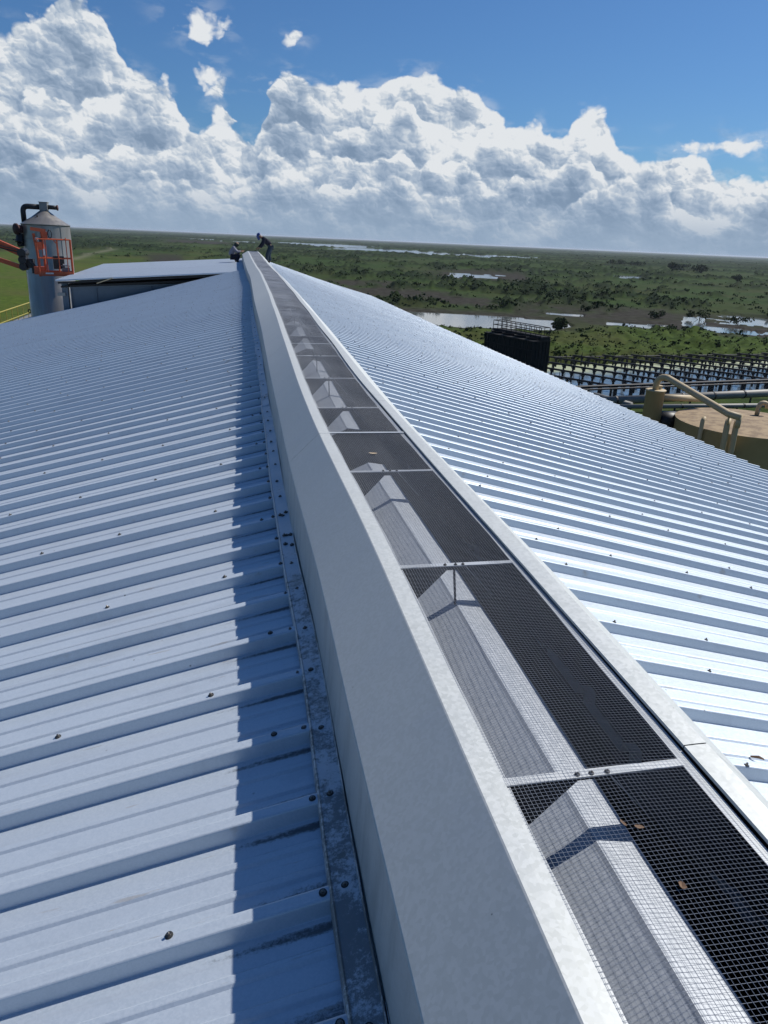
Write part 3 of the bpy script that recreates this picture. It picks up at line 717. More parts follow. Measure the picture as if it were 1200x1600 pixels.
pts = [(SX - .2, SY, .96)] + [(SX - .75, SY, .97)] + arc((SX - .85, SY, .97), (SX - 1.12, SY, .97), (SX - 1.12, SY, .66)) + [(SX - 1.12, SY, .12)]
ins(MB().tube(pts, .145, 14), 'elbow_pipe', M['black_pipe'], True)
ins(MB().tube([(SX + .22, SY, .98), (SX + .72, SY, .96)], .115, 14), 'stub_pipe', M['black_pipe'], True)
ins(MB().tube([(SX + .70, SY, .96), (SX + .76, SY, .96)], .15, 14), 'pipe_flange', M['rusty'], True)
mb = MB(); mb.tube([(SX - 1.1, SY - .45, -.25), (SX - 1.35, SY - .75, -.25)], .22, 16); mb.tube([(SX - 1.36, SY - .76, -.25), (SX - 1.42, SY - .82, -.25)], .3, 16)
ins(mb, 'manhole', M['rusty'], True)
mb = MB(); mb.tube([(SX - 1.28, SY - .5, -.5), (SX - 1.33, SY - .6, -.95)], [.2, .24], 12); mb.box((SX - 1.5, SY - .6, -.82), (.35, .1, .05)); mb.tube([(SX - 1.33, SY - .6, -.96), (SX - 1.3, SY - .55, -1.15)], .17, 12)
ins(mb, 'valve', M['blackm'])
for z in (-1.35, -4.75):
    th = [i / 14 * 2 * math.pi for i in range(14)]
    ins(MB().tube([(SX - 1.36 + .075 * math.cos(a), SY - .2, z + .09 * math.sin(a)) for a in th], .03, 6, closed=True), 'lifting_lug', M['blackm'])
ins(MB().box((SX - .1, SY, .45 + .03), (.03, .03, .02)).tube([(SX - .25, SY - .62, .42), (SX - .25, SY - .65, .5)], .04, 8), 'vent_nipple', M['blackm'])

# ------------------------------------------------------------------ boom lift
BX, BY, BZ = -7.35, 34.0, -1.97
lift = empty('boom_lift', (-16.5, 36, GZ), label='orange boom lift with railed work basket raised beside the silo', cat='boom lift')
RB = Matrix.Rotation(R_(14), 3, 'Z')
def bp(x, y, z): return Vector((BX, BY, BZ)) + RB @ Vector((x, y, z * 1.32))
def inl(o, par=None):
    if par is None: o.location = Vector(o.location) - Vector((-16.5, 36, GZ)); o.parent = lift
    else: o.parent = par
    return o
hw, hd = .68, .38
fr = MB()
def rail(mb, a, b, r=.022): mb.tube([bp(*a), bp(*b)], r, 6)
corners = [(-hw + .1, -hd), (hw, -hd), (hw, hd), (-hw + .1, hd)]
for z in (1.1, .55):
    for a, b_ in zip(corners, corners[1:] + corners[:1]): rail(fr, (*a, z), (*b_, z))
for a in corners: rail(fr, (*a, .08), (*a, 1.1), .026)
for a in ((.18, -hd), (.18, hd), (.50, -hd), (-.25, hd), (hw, 0)): rail(fr, (*a, .08), (*a, 1.1), .02)
rail(fr, (.18, -hd, .95), (.02, -hd, 1.1), .02); rail(fr, (.50, -hd, 1.1), (.50, -hd, 1.16))
bk = inl(fr.build('basket_rail', M['orange']))
mb = MB(); RBm = RB
mb.box(bp(0.03, 0, .05), (hw * 2 - .1, hd * 2, .05), RB)
for (c, d) in (((.03, -hd - .005, .10), (hw * 2 - .08, .02, .17)), ((.03, hd + .005, .10), (hw * 2 - .08, .02, .17)), ((hw + .005, 0, .10), (.02, hd * 2 - .02, .17))): mb.box(bp(*c), d, RB)
inl(mb.build('platform', M['orange']))
inl(MB().box(bp(hw + .018, 0, .11), (.004, hd * 1.7, .11), RB).build('toe_board_decal', M['white']))
inl(MB().box(bp(-.22, -hd - .018, .11), (.30, .004, .06), RB).build('toe_board_decal', M['white']))
mb = MB(); mb.tube([bp(-hw + .12, 0, .0), bp(-hw + .1, 0, .7), bp(-hw + .02, 0, 1.25)], .06, 8); mb.tube([bp(-hw + .34, 0, .05), bp(-hw + .32, 0, 1.3)], .05, 8)
mb.box(bp(-hw + .2, 0, 1.36), (.56, .30, .13), RB @ Matrix.Rotation(.12, 3, 'Y')); mb.box(bp(-hw + .16, -.1, .9), (.26, .2, .3), RB); mb.box(bp(-hw + .42, 0, 1.2), (.22, .26, .3), RB)
mb.box(bp(-hw + .1, 0, .18), (.4, .5, .3), RB)
inl(mb.build('control_mast', M['orange']))
mb = MB(); th = [i / 12 * 2 * math.pi for i in range(12)]
mb.tube([bp(-hw + .62 + .07 * math.cos(a), -.2, 1.25 + .12 * math.sin(a)) for a in th], .02, 6, closed=True)
inl(mb.build('hose_loop', M['blackm']))
for dz_ in (0, .09):
    inl(MB().tube([(-8.5, 33.85, -1.0 - dz_), (-9.6, 33.9, -.78 - dz_), (-11.5, 34.0, .02 - dz_), (-14.5, 34.1, 1.3 - dz_)], .022, 6).build('hose', M['blackm']))
inl(MB().box(bp(-hw + .25, -.16, 1.05), (.1, .05, .22), RB).build('lever_box', M['blackm']))
inl(MB().box(bp(-hw + .34, -.17, .72), (.07, .02, .26), RB).box(bp(-hw + .12, -.17, 1.1), (.12, .06, .1), RB).build('warning_plate', M['white']))
inl(MB().box(bp(.18, .1, .42), (.42, .22, .5), RB).build('control_panel', M['blackm']))
inl(MB().box(bp(.42, -.12, .20), (.30, .26, .22), RB).box(bp(.42, -.12, .33), (.32, .28, .03), RB).build('tool_case', M['greycase']))
inl(MB().box(bp(-.18, -.2, .11), (.3, .2, .04), RB).box(bp(.42, -.1, .37), (.2, .14, .04), RB).build('rag', M['white']))
# knuckle and arms
mb = MB()
for z, d in ((-1.08, .30), (-1.35, .28), (-1.62, .26)): mb.tube([(-8.5, 33.7, z), (-8.5, 34.3, z)], d / 2 * 1.1, 14)
mb.box((-8.50, 34, -1.35), (.26, .42, .72)); mb.box((-8.27, 34, -1.48), (.30, .3, .36)); mb.tube([(-8.25, 33.8, -1.35), (-8.05, 33.8, -1.62), (-7.95, 33.85, -1.7)], .07, 8)
mb.box((-8.05, 34, -1.75), (.3, .3, .22))
inl(mb.build('knuckle', M['blackm']))
mb = MB()
def arm(mb, a, b, w_, h):
    a, b = Vector(a), Vector(b); d = b - a; rot = d.to_track_quat('X', 'Z').to_matrix(); mb.box((a + b) / 2, (d.length, w_, h), rot)
arm(mb, (-8.55, 34, -1.10), (-15.5, 34.2, 1.8), .20, .27)
inl(mb.build('upper_arm', M['orange']))
mb = MB(); arm(mb, (-8.55, 34, -1.66), (-15.6, 34.2, .55), .12, .17); inl(mb.build('lower_arm', M['orange']))
mb = MB(); arm(mb, (-15.4, 34.3, 1.7), (-16.5, 36, -18.3), .35, .45); inl(mb.build('riser', M['orange']))
mb = MB(); mb.box((-16.5, 36, -18.6), (2.2, 3.6, .9)); inl(mb.build('turret', M['orange']))
mb = MB()
for sx in (-1, 1):
    for sy in (-1, 1): mb.tube([(-16.5 + sx * .95, 36 + sy * 1.3, -19.5), (-16.5 + sx * 1.25, 36 + sy * 1.3, -19.5)], .5, 20)
inl(mb.build('wheel', M['blackm']))

# yellow handrail beyond the gable
hr = empty('handrail', (-14, 52, GZ), label='yellow handrail with thin uprights, lower left beyond the roof edge', cat='handrail')
def inh(o): o.location = Vector(o.location) - Vector((-14, 52, GZ)); o.parent = hr; return o
A0, A1 = Vector((-13.85, 38.5, -4.95)), Vector((-13.85, 60, -4.95))
inh(MB().tube([A0, A1], .035, 8).tube([A0 - Vector((0, 0, .62)), A1 - Vector((0, 0, .62))], .028, 8).build('rail', M['yellow']))
for i in range(18):
    p = A0.lerp(A1, i / 17); inh(MB().tube([p, p - Vector((0, 0, 1.1))], .025, 6).build('upright', M['yellow']))
inh(MB().box((-14.3, 49.2, -6.12), (1.1, 21.8, .1)).build('walkway', M['greypipe']))
for y in (40, 50, 59): inh(MB().box((-14.3, y, (GZ - 6.2) / 2), (.25, .25, -GZ - 6.2)).build('support', M['darksteel']))

# ------------------------------------------------------------------ right-hand plant: tan tank, column, pipes
TX, TY, TR, TZ = 31.97, 41.35, 4.34, -10.0
tank = empty('storage_tank', (TX, TY, GZ), label='large round tan tank with rusty mottled flat top, right edge', cat='tank')
def int_(o): o.location = Vector(o.location) - Vector((TX, TY, GZ)); o.parent = tank; return o
int_(MB().lathe([(TR, GZ), (TR, TZ - .06), (TR + .05, TZ - .05), (TR + .05, TZ)], (TX, TY, 0), 96, cap=False).build('shell', M['tan'], smooth=True))
int_(MB().lathe([(TR + .045, TZ - .001), (TR * .6, TZ + .10), (TR * .2, TZ + .18), (.02, TZ + .19)], (TX, TY, 0), 96, cap=False).build('roof', M['tan_top'], smooth=True))
def tpt(px_ang, rr=TR, z=0): return (TX + rr * math.cos(px_ang), TY + rr * math.sin(px_ang), TZ + z)
ga = [Vector((33.75, 42.9, TZ + .1)), Vector((33.75, 42.9, TZ + .62))]
int_(MB().tube(ga + arc((33.75, 42.9, TZ + .62), (33.8, 42.9, TZ + 1.0), (34.1, 42.85, TZ + .95)) + arc((34.1, 42.85, TZ + .95), (34.35, 42.8, TZ + .92), (34.35, 42.8, TZ + .6)), .15, 12).build('gooseneck_vent', M['tan'], smooth=True))
for (x, y) in ((28.05, 37.95), (28.48, 37.72)):
    p = [(x, y, GZ + .5), (x, y, TZ + .45)] + arc((x, y, TZ + .5), (x, y, TZ + .86), (x + .25, y + .3, TZ + .86)) + [(x + .4, y + .5, TZ + .72)]
    int_(MB().tube(p, .17, 12).build('riser_pipe', M['tan'], smooth=True))
int_(MB().tube([(27.72, 39.85, GZ + 1), (27.72, 39.85, TZ + .45), (27.86, 39.95, TZ + .68)], .13, 10).build('riser_pipe', M['tan'], smooth=True))
# column with its overhead pipe
KX, KY, KZ = 26.95, 44.3, -8.5
col = empty('column_vessel', (KX, KY, GZ), label='upright tan cylinder beside the big tank with a pipe curving out of its top', cat='vessel')
def ink(o): o.location = Vector(o.location) - Vector((KX, KY, GZ)); o.parent = col; return o
ink(MB().lathe([(.62, GZ), (.60, KZ - .05), (.66, KZ - .05), (.66, KZ + .02), (.5, KZ + .05)], (KX, KY, 0), 40).build('shell', M['tan'], smooth=True))
ink(MB().lathe([(.22, KZ), (.22, KZ + .22), (.26, KZ + .22), (.26, KZ + .28)], (KX + .22, KY + .1, 0), 16).build('nozzle', M['tan']))
pp_ = [(KX - .1, KY - .1, KZ)] + arc((KX - .1, KY - .1, KZ + .4), (KX - .05, KY - .2, KZ + 1.0), (KX + .15, KY - .9, KZ + .95)) + [(27.95, 37.9, -8.65), (28.30, 37.2, -8.72)]
ink(MB().tube(pp_, .20, 14).build('overhead_pipe', M['tan'], smooth=True))
ink(MB().tube([(28.27, 37.3, -8.7), (28.27, 37.35, -9.35)], .15, 12).tube([(27.98, 37.85, -8.7), (27.98, 37.85, -9.3)], .06, 8).build('drop_pipe', M['tan'], smooth=True))
ink(MB().tube([(KX + .4, KY + .3, KZ - .55), (31.4, 45.6, -9.35)], .22, 12).build('side_duct', M['tan'], smooth=True))
mv = empty('pump_set', (28.3, 44.5, GZ), label='dark rounded pump housing between the tan column and the tank', cat='pump')
o = MB().tube([(-.7, 0, 9.0), (-.3, 0, 9.3), (.3, 0, 9.3), (.7, 0, 9.0)], [.5, .75, .75, .5], 14).build('housing', M['blackm'], mv, smooth=True)
o = MB().tube([(.4, -.4, 8.4), (1.0, -.6, 9.5)], .08, 8).build('pipe', M['darksteel'], mv)
o = MB().box((0, 0, 4.2), (1.2, 1.2, 8.3)).build('plinth', M['darksteel'], mv)

def pipe_run(name, pts, r, m, label, cat, bands=None, sup=None, group=None):
    p0 = Vector(pts[0]); root = empty(name, (p0.x, p0.y, GZ), label=label, cat=cat, group=group)
    def ip(o): o.location = Vector(o.location) - Vector(root.location); o.parent = root; return o
    ip(MB().tube(pts, r, 16).build('pipe', m, smooth=True))
    a, b_ = Vector(pts[0]), Vector(pts[-1]); d = (b_ - a).normalized(); L = (b_ - a).length
    if bands:
        k = bands * .5
        while k < L:
            p = a + d * k; ip(MB().tube([p - d * .12, p + d * .12], r * 1.12, 16).build('band', M['darksteel'])); k += bands
    if sup:
        k = sup * .4
        while k < L:
            p = a + d * k; h = p.z - r - GZ; ip(MB().box((p.x, p.y, GZ + h / 2), (.18, .18, h)).build('support', M['darksteel'])); k += sup
    return root
pipe_run('grey_pipeline', [(45.0, 87.0, -18.2), (98, 97.4, -18.1)], .55, M['greypipe'], 'thick grey pipeline with dark bands running in front of the spray pond', 'pipeline', 5.5, 11)
pipe_run('dark_pipeline', [(41, 82.6, -18.0), (80, 84.2, -18.0)], .28, M['greypipe'], 'thinner pipe in front of the thick grey pipeline', 'pipeline', 9, 9)
pipe_run('short_pipe', [(46.6, 91.4, -18.4), (49.5, 86.5, -18.7)], .5, M['greypipe'], 'short stub of grey pipe slanting down at the roof edge', 'pipe')
pipe_run('black_pipeline', [(42, 80.5, -18.9), (80, 82.0, -18.9)], .32, M['darksteel'], 'black pipe lying low between the pipelines and the tank', 'pipeline')

# dark cooling tower with railed deck
CT = Vector((32.1, 95.5, GZ))
tw = empty('cooling_tower', CT, label='black three-cell cooling tower with a railed deck, rising behind the right eave', cat='cooling tower')
tw.rotation_euler = (0, 0, R_(-69.5))
L_, Wd_ = 9.3, 2.7; top = 9.1
mb = MB(); mb.box((L_ / 2, Wd_ / 2, top / 2), (L_, Wd_, top)); mb.box((L_ / 2, Wd_ / 2, top + .06), (L_ + .3, Wd_ + .3, .12))
for k in range(20): mb.box((k * L_ / 19, -.04, top / 2), (.09, .08, top - .1))
for z in (2, 4, 6, 8): mb.box((L_ / 2, -.10, z), (L_, .06, .14))
for k in range(6): mb.box((L_ + .04, k * Wd_ / 5, top / 2), (.08, .09, top - .1))
mb.build('casing', M['tower'], tw)
for k in range(4): MB().lathe([(.85, top + .1), (.78, top + .2), (.88, top + .42), (.80, top + .42), (.74, top + .3)], (1.2 + k * 2.3, 1.0, 0), 28, cap=False).lathe([(.78, top + .25), (.05, top + .30)], (1.2 + k * 2.3, 1.0, 0), 28, cap=False).build('fan_stack', M['darksteel'], tw)
z0 = top + .55
MB().box((L_ / 2, 1.9, top + .33), (L_ + .2, 1.5, .5)).build('deck', M['tower'], tw)
rl = MB()
for yy_ in (1.2, 2.6):
    for z in (z0 + .05, z0 + .55, z0 + 1.1): rl.tube([(0, yy_, z), (L_ - .1, yy_, z)], .055, 6)
    for k in range(11): rl.tube([(k * (L_ - .1) / 10, yy_, z0), (k * (L_ - .1) / 10, yy_, z0 + 1.12)], .04, 6)
for z in (z0 + .55, z0 + 1.1):
    for xx in (0, L_ - .1): rl.tube([(xx, 1.2, z), (xx, 2.6, z)], .04, 6)
rl.build('deck_railing', M['tower'], tw)

# spray pond: rows of pipe on trestles
def row(i, a, b_, h, posts):
    a, b_ = Vector(a), Vector(b_); rt = empty('spray_pipe_row', (a.x, a.y, GZ), label=None, cat='spray pipe', group='rows of spray pipes standing in the pond')
    rt['label'] = 'dark spray pipe on trestle posts standing in the spray pond'
    d = b_ - a; L = d.length; dn = d.normalized(); nrm = Vector((-dn.y, dn.x, 0))
    MB().tube([(0, 0, h), tuple(d + Vector((0, 0, h)))], .16, 8).build('spray_pipe', M['darksteel'], rt)
    k = random.uniform(.3, 1.2); rt_q = []
    while k < L:
        p = dn * k
        q = MB().box(p + Vector((0, 0, h / 2)), (.24, .24, h)).tube([p + Vector((0, 0, h * .6)), p + dn * .42 + Vector((0, 0, h - .05))], .08, 5).tube([p + Vector((0, 0, h * .6)), p - dn * .42 + Vector((0, 0, h - .05))], .08, 5)
        if random.random() < .3: q.tube([p + Vector((0, 0, h)), p + Vector((0, 0, h + .8))], .055, 5)
        rt_q.append(q)
        k += posts * random.uniform(.8, 1.2)
    for q in rt_q: q.build('trestle', M['darksteel'], rt)
    return rt
u = Vector((.574, -.819, 0)); b0 = Vector((54.0, 127.6, 0)); e = Vector((.987, .162, 0)); PH = 1.6
def pond_back(x): return 127.6 + .164 * (x - 54.0)
def pond_front(x): return 97.2 + .196 * (x - 49.1)
NTH = ['first', 'second', 'third', 'fourth', 'fifth', 'sixth', 'seventh', 'eighth', 'ninth', 'tenth', 'eleventh', 'twelfth', 'thirteenth']
for i in range(-3, 10):
    a = b0 + e * (6.45 * i)
    # length until the row meets the header
    L = 5.0
    while (a.y + u.y * L) > pond_front(a.x + u.x * L) + .4: L += .25
    rt = row(i, (a.x, a.y, GZ), (a.x + u.x * L, a.y + u.y * L, GZ), PH, 1.75)
    rt['label'] = NTH[i + 3] + ' spray pipe row on trestle posts, counted from the cooling tower side of the pond'
def header(a, b_, label, h=2.4, r1=.22):
    a, b_ = Vector(a), Vector(b_); rt = empty('header_pipe', (a.x, a.y, GZ), label=label, cat='header pipe')
    d = b_ - a; L = d.length; dn = d.normalized()
    MB().tube([(0, 0, h), tuple(d + Vector((0, 0, h)))], r1, 10).build('pipe', M['darksteel'], rt)
    if r1 > .2: MB().tube([Vector((0, 0, h - .35)) + Vector((.1, -.3, 0)), d + Vector((.1, -.3, h - .35))], .14, 8).build('lower_pipe', M['darksteel'], rt)
    k = .8
    while k < L:
        MB().box(dn * k + Vector((0, 0, h / 2)), (random.uniform(.15, .75), .25, h)).build('support', M['darksteel'], rt); k += random.uniform(1.4, 3.0)
header((44.0, pond_front(44), GZ), (128, pond_front(128), GZ), 'thick dark header pipe along the near side of the spray pond', 1.75)
header((34, pond_back(34) + .8, GZ), (128, pond_back(128) + .8, GZ), 'thin dark pipe along the far bank of the spray pond', 1.2, .1)

# ------------------------------------------------------------------ workers
def skin_obj(name, V, E, Rr, m, parent, root=0, sub=2):
    me = bpy.data.meshes.new(name); me.from_pydata([tuple(v) for v in V], E, []); me.materials.append(m)
    o = bpy.data.objects.new(name, me); C.objects.link(o)
    if parent is not None: o.parent = parent
    o.modifiers.new('skin', 'SKIN')
    if not me.skin_vertices: me.skin_vertices.new() if hasattr(me.skin_vertices, 'new') else None
    for i, sv in enumerate(me.skin_vertices[0].data):
        r = Rr[i]; sv.radius = (r, r) if not isinstance(r, tuple) else r
        sv.use_root = (i == root)
    o.modifiers['skin'].use_smooth_shade = True
    md = o.modifiers.new('sub', 'SUBSURF'); md.levels = sub; md.render_levels = sub
    return o
def limb_chain(V, E, Rr, start, pts):
    last = start
    for p, r in pts:
        V.append(Vector(p)); Rr.append(r); E.append((last, len(V) - 1)); last = len(V) - 1
    return last
def person(loc, rotz, label, J, shirt, trousers, hat, hatlabel, hatkind, shoes):
    """J: joints in a local frame, x forward."""
    P = empty('person', loc, label=label, cat='person'); P.rotation_euler = (0, 0, rotz); P.scale = (.88, .88, .84)
    V = [J['pelvis'], J['belly'], J['chest'], J['neck'], J['head0'], J['head1'], J['head2']]; V = [Vector(v) for v in V]
    E = [(0, 1), (1, 2), (2, 3), (3, 4), (4, 5), (5, 6)]; Rr = [.10, .09, .12, .06, .085, .10, .075]
    hd = Vector(J['fwd']).normalized()
    V.append(V[5] + hd * .115 - (V[6] - V[5]) * .2); Rr.append(.018); E.append((5, 7))      # nose
    V.append(V[4] + hd * .075); Rr.append(.045); E.append((4, 8))                            # chin
    for s_ in (-1, 1):
        V.append(V[5] + Vector((-.01, s_ * .10, 0))); Rr.append(.02); E.append((5, len(V) - 1))  # ears
    for s_ in ('l', 'r'):
        sh, el_, wr, hn = [Vector(v) for v in J['arm' + s_]]
        e_ = limb_chain(V, E, Rr, 2, [(sh, .065), (el_, .048), (wr, .032), (hn, .036)])
        hdv = (hn - wr).normalized(); sd_ = hdv.orthogonal().normalized()
        for f_, (off, ln) in enumerate([(-.03, .07), (-.01, .085), (.01, .08), (.03, .06)]):
            k1 = hn + sd_ * off + hdv * ln * .6; k2 = k1 + (hdv + Vector((0, 0, -.6))).normalized() * ln * .5
            limb_chain(V, E, Rr, e_, [(k1, .010), (k2, .008)])
        limb_chain(V, E, Rr, e_, [(hn - sd_ * .045 + hdv * .01, .012), (hn - sd_ * .06 + hdv * .05, .009)])
        hip, kn, an, toe = [Vector(v) for v in J['leg' + s_]]
        limb_chain(V, E, Rr, 0, [(hip, .095), (kn, .065), (an, .045), (toe, .038)])
    skin_obj('body', V, E, Rr, M['skin'], P)
    # shirt: torso and sleeves
    V = [Vector(J['pelvis']), Vector(J['belly']), Vector(J['chest']), Vector(J['neck'])]; E = [(0, 1), (1, 2), (2, 3)]; Rr = [.175, .185, .20, .11]
    for s_ in ('l', 'r'):
        sh, el_, wr, hn = [Vector(v) for v in J['arm' + s_]]
        limb_chain(V, E, Rr, 2, [(sh, .105), (el_, .08), (wr, .058)])
    skin_obj('shirt', V, E, Rr, shirt, P)
    V = [Vector(J['pelvis'])]; E = []; Rr = [.16]
    for s_ in ('l', 'r'):
        hip, kn, an, toe = [Vector(v) for v in J['leg' + s_]]
        limb_chain(V, E, Rr, 0, [(hip, .145), (kn, .115), (an, .095)])
    skin_obj('trousers', V, E, Rr, trousers, P)
    for s_ in ('l', 'r'):
        hip, kn, an, toe = [Vector(v) for v in J['leg' + s_]]
        skin_obj('boot', [an, an.lerp(toe, .5) - Vector((0, 0, .0)), toe], [(0, 1), (1, 2)], [.062, .055, .048], shoes, P)
    h1, h2 = Vector(J['head1']), Vector(J['head2']); ax = (h2 - h1).normalized(); q = ax.to_track_quat('Z', 'X').to_matrix()
    mb = MB()
    if hatkind == 'helmet':
        base = h1 + ax * .03
        mb.lathe([(.135, 0), (.138, .03), (.125, .08), (.09, .125), (.04, .148), (.005, .152)], n=20)
        vs = [q @ Vector(v) + base for v in mb.v]; mb.v = [tuple(v) for v in vs]
        b2 = MB(); b2.add(mb.v, mb.f); br = [base + hd * (.12 + .07) + Vector((0, s_ * .07, 0)) for s_ in (-1, 1)] + [base + hd * .06 + Vector((0, s_ * .12, 0)) for s_ in (1, -1)]
        b2.add([v for v in br] + [v + ax * .015 for v in br], [(0, 1, 2, 3), (7, 6, 5, 4), (0, 4, 5, 1), (1, 5, 6, 2), (2, 6, 7, 3), (3, 7, 4, 0)])
        o = b2.build('helmet', hat, P, smooth=True)
        # welding shield tipped over the face
        sh_ = MB(); n = 10; vs = []
        for k in range(n + 1):
            th = -1.3 + 2.6 * k / n; d = hd * math.cos(th) * .17 + Vector((0, math.sin(th) * .14, 0))
            vs += [h1 + d + ax * .10, h1 + d * .97 - ax * .17]
        sh_.add(vs, [(2 * k, 2 * k + 2, 2 * k + 3, 2 * k + 1) for k in range(n)])
        o = sh_.build('face_shield', hat, P); solid(o, .006)
        rg = MB().tube([h1 + hd * .12 * math.cos(a) + Vector((0, .135 * math.sin(a), 0)) + ax * .02 - hd * .02 for a in [i / 16 * 6.283 for i in range(16)]], .012, 6, closed=True)
        rg.build('head_band', M['white'], P)
    else:
        skin_obj('hood', [Vector(J['neck']) - Vector((.02, 0, .05)), h1 - hd * .0 - ax * .03, h1 + hd * .01 + ax * .05], [(0, 1), (1, 2)], [.11, .155, .13], hat, P)
    return P
def zroofR(x, y): return zr(x) + .0435 + rise(y) * sm(6, .5, x)
W2 = (1.60, 39.6); W1 = (-.12, 38.4)
person((W2[0], W2[1], zroofR(*W2)), math.pi, 'worker in dark navy clothes and blue helmet bending over the far end of the vent',
       dict(fwd=(.75, 0, -.55), pelvis=(-.12, 0, .98), belly=(.02, 0, 1.14), chest=(.22, 0, 1.32), neck=(.36, 0, 1.42), head0=(.44, 0, 1.44), head1=(.50, 0, 1.50), head2=(.54, 0, 1.58),
            arml=((.24, -.20, 1.34), (.36, -.24, 1.06), (.56, -.16, .86), (.63, -.14, .81)), armr=((.24, .20, 1.34), (.30, .24, 1.04), (.46, .20, .84), (.54, .18, .80)),
            legl=((-.12, -.11, .90), (-.02, -.14, .48), (-.10, -.15, .08), (.08, -.17, .04)), legr=((-.12, .11, .90), (.08, .14, .50), (.12, .16, .08), (.30, .17, .04))),
       M['navy'], M['jeans'], M['bluehat'], '', 'helmet', M['blackm'])
person((W1[0], W1[1], zc(-.12, 38.4) + .03), 0.0, 'worker in pale grey shirt and dark hood squatting left of the vent end',
       dict(fwd=(.9, 0, -.4), pelvis=(-.10, 0, .36), belly=(-.11, 0, .54), chest=(-.02, 0, .76), neck=(.10, 0, .90), head0=(.16, 0, .96), head1=(.20, 0, 1.03), head2=(.23, 0, 1.12),
            arml=((.02, -.20, .78), (.18, -.24, .60), (.40, -.17, .62), (.47, -.15, .63)), armr=((.02, .20, .78), (.22, .24, .58), (.44, .15, .66), (.51, .13, .67)),
            legl=((-.04, -.12, .32), (.34, -.17, .46), (.14, -.15, .08), (.31, -.16, .04)), legr=((-.04, .12, .32), (.32, .18, .50), (.08, .15, .08), (.25, .17, .04))),
       M['greyshirt'], M['navy'], M['darkhood'], '', 'hood', M['blackm'])

# ------------------------------------------------------------------ marsh plain
def hsh(ix, iy, s):
    h = (ix.astype(np.int64) * 374761393 + iy.astype(np.int64) * 668265263 + s * 974711) & 0x7fffffff
    h = ((h ^ (h >> 13)) * 1274126177) & 0x7fffffff
    return ((h ^ (h >> 16)) & 0xffff) / 65535.0
def vnoise(x, y, s=0):
    ix, iy = np.floor(x), np.floor(y); fx, fy = x - ix, y - iy
    fx = fx * fx * (3 - 2 * fx); fy = fy * fy * (3 - 2 * fy)
    a, b_, c, d = hsh(ix, iy, s), hsh(ix + 1, iy, s), hsh(ix, iy + 1, s), hsh(ix + 1, iy + 1, s)
    return a + (b_ - a) * fx + (c - a) * fy + (a - b_ - c + d) * fx * fy
def fbm(x, y, o=4, s=0, g=.5):
    t = 0; a = 1; n = 0
    for i in range(o):
        t = t + a * vnoise(x, y, s + i * 17); n += a; a *= g; x = x * 2.03 + 11.3; y = y * 2.03 + 4.7
    return t / n
def sst(a, b, x):
    t = np.clip((x - a) / (b - a), 0, 1); return t * t * (3 - 2 * t)
# polar patches: azimuth from the ridge line (deg), distance (m)
def ell(az_, ld, a0, a1, d0, d1, wob, soft=.35):
    ca, ra = (a0 + a1) / 2, (a1 - a0) / 2; l0, l1 = math.log(d0), math.log(d1); cl, rl = (l0 + l1) / 2, (l1 - l0) / 2
    q = 1 - np.sqrt(((az_ - ca) / ra) ** 4 + ((ld - cl) / rl) ** 4) ** .5
    return sst(-soft, soft, q + wob)
na, nd = 1000, 640
AZg = np.radians(np.linspace(-38, 62, na)); ug = np.concatenate([np.linspace(1 / 38, 1 / 700, 430), 1 / np.geomspace(705, 3000, 130), 1 / np.geomspace(3100, 44000, nd - 560)])
A_, U_ = np.meshgrid(AZg, ug); Dd = 1 / U_
Xg = np.sin(A_) * Dd; Yg = np.cos(A_) * Dd; azd = np.degrees(A_); ld = np.log(Dd)
wob = (fbm(Xg / 30, Yg / 30, 4, 5) - .5) * 1.2
wobs = (fbm(Xg / 9, Yg / 9, 3, 9) - .5) * 1.0 + (fbm(azd * 1.1, ld * 9, 3, 3) - .5) * .9
water = np.maximum.reduce([
    ell(azd, ld, 6, 24.4, 194, 234, wob * .25), ell(azd, ld, 27.3, 31.7, 224, 240, wobs * .6), ell(azd, ld, 32.3, 33.8, 245, 282, wobs * .6), ell(azd, ld, 33.0, 37.0, 229, 249, wobs * .6),
    ell(azd, ld, 35.0, 46, 262, 305, wobs * .8), ell(azd, ld, 22.6, 25.4, 249, 262, wobs * .8), ell(azd, ld, 38, 52, 228, 250, wobs * .6),
    ell(azd, ld, -4.2, -1.2, 2250, 2700, wob * .5), ell(azd, ld, -1.3, 1.5, 2100, 2400, wob * .6), ell(azd, ld, 2.8, 10.7, 1900, 2800, wob * 1.3), ell(azd, ld, 7, 14.6, 1500, 1950, wob * 1.0),
    ell(azd, ld, 11.0, 21.9, 1330, 1750, wob * 1.0), ell(azd, ld, 27.2, 29.4, 640, 715, wobs * .4), ell(azd, ld, 15.8, 19, 500, 560, wobs * 1.2)])
mud = np.maximum.reduce([ell(azd, ld, 22.0, 55, 218, 300, wobs * .7), ell(azd, ld, 5, 25.5, 186, 246, wob * .2) , ell(azd, ld, 14.1, 21.8, 470, 620, wobs * .9), ell(azd, ld, -6.1, -3.7, 520, 735, wobs * .4),
    ell(azd, ld, -5, -.4, 1480, 2000, wob * .6), ell(azd, ld, 8.4, 15.2, 296, 342, wobs * 1.0), ell(azd, ld, 10.8, 20.3, 268, 312, wobs * 1.0), ell(azd, ld, 2.0, 12, 350, 400, wobs * 1.1)])
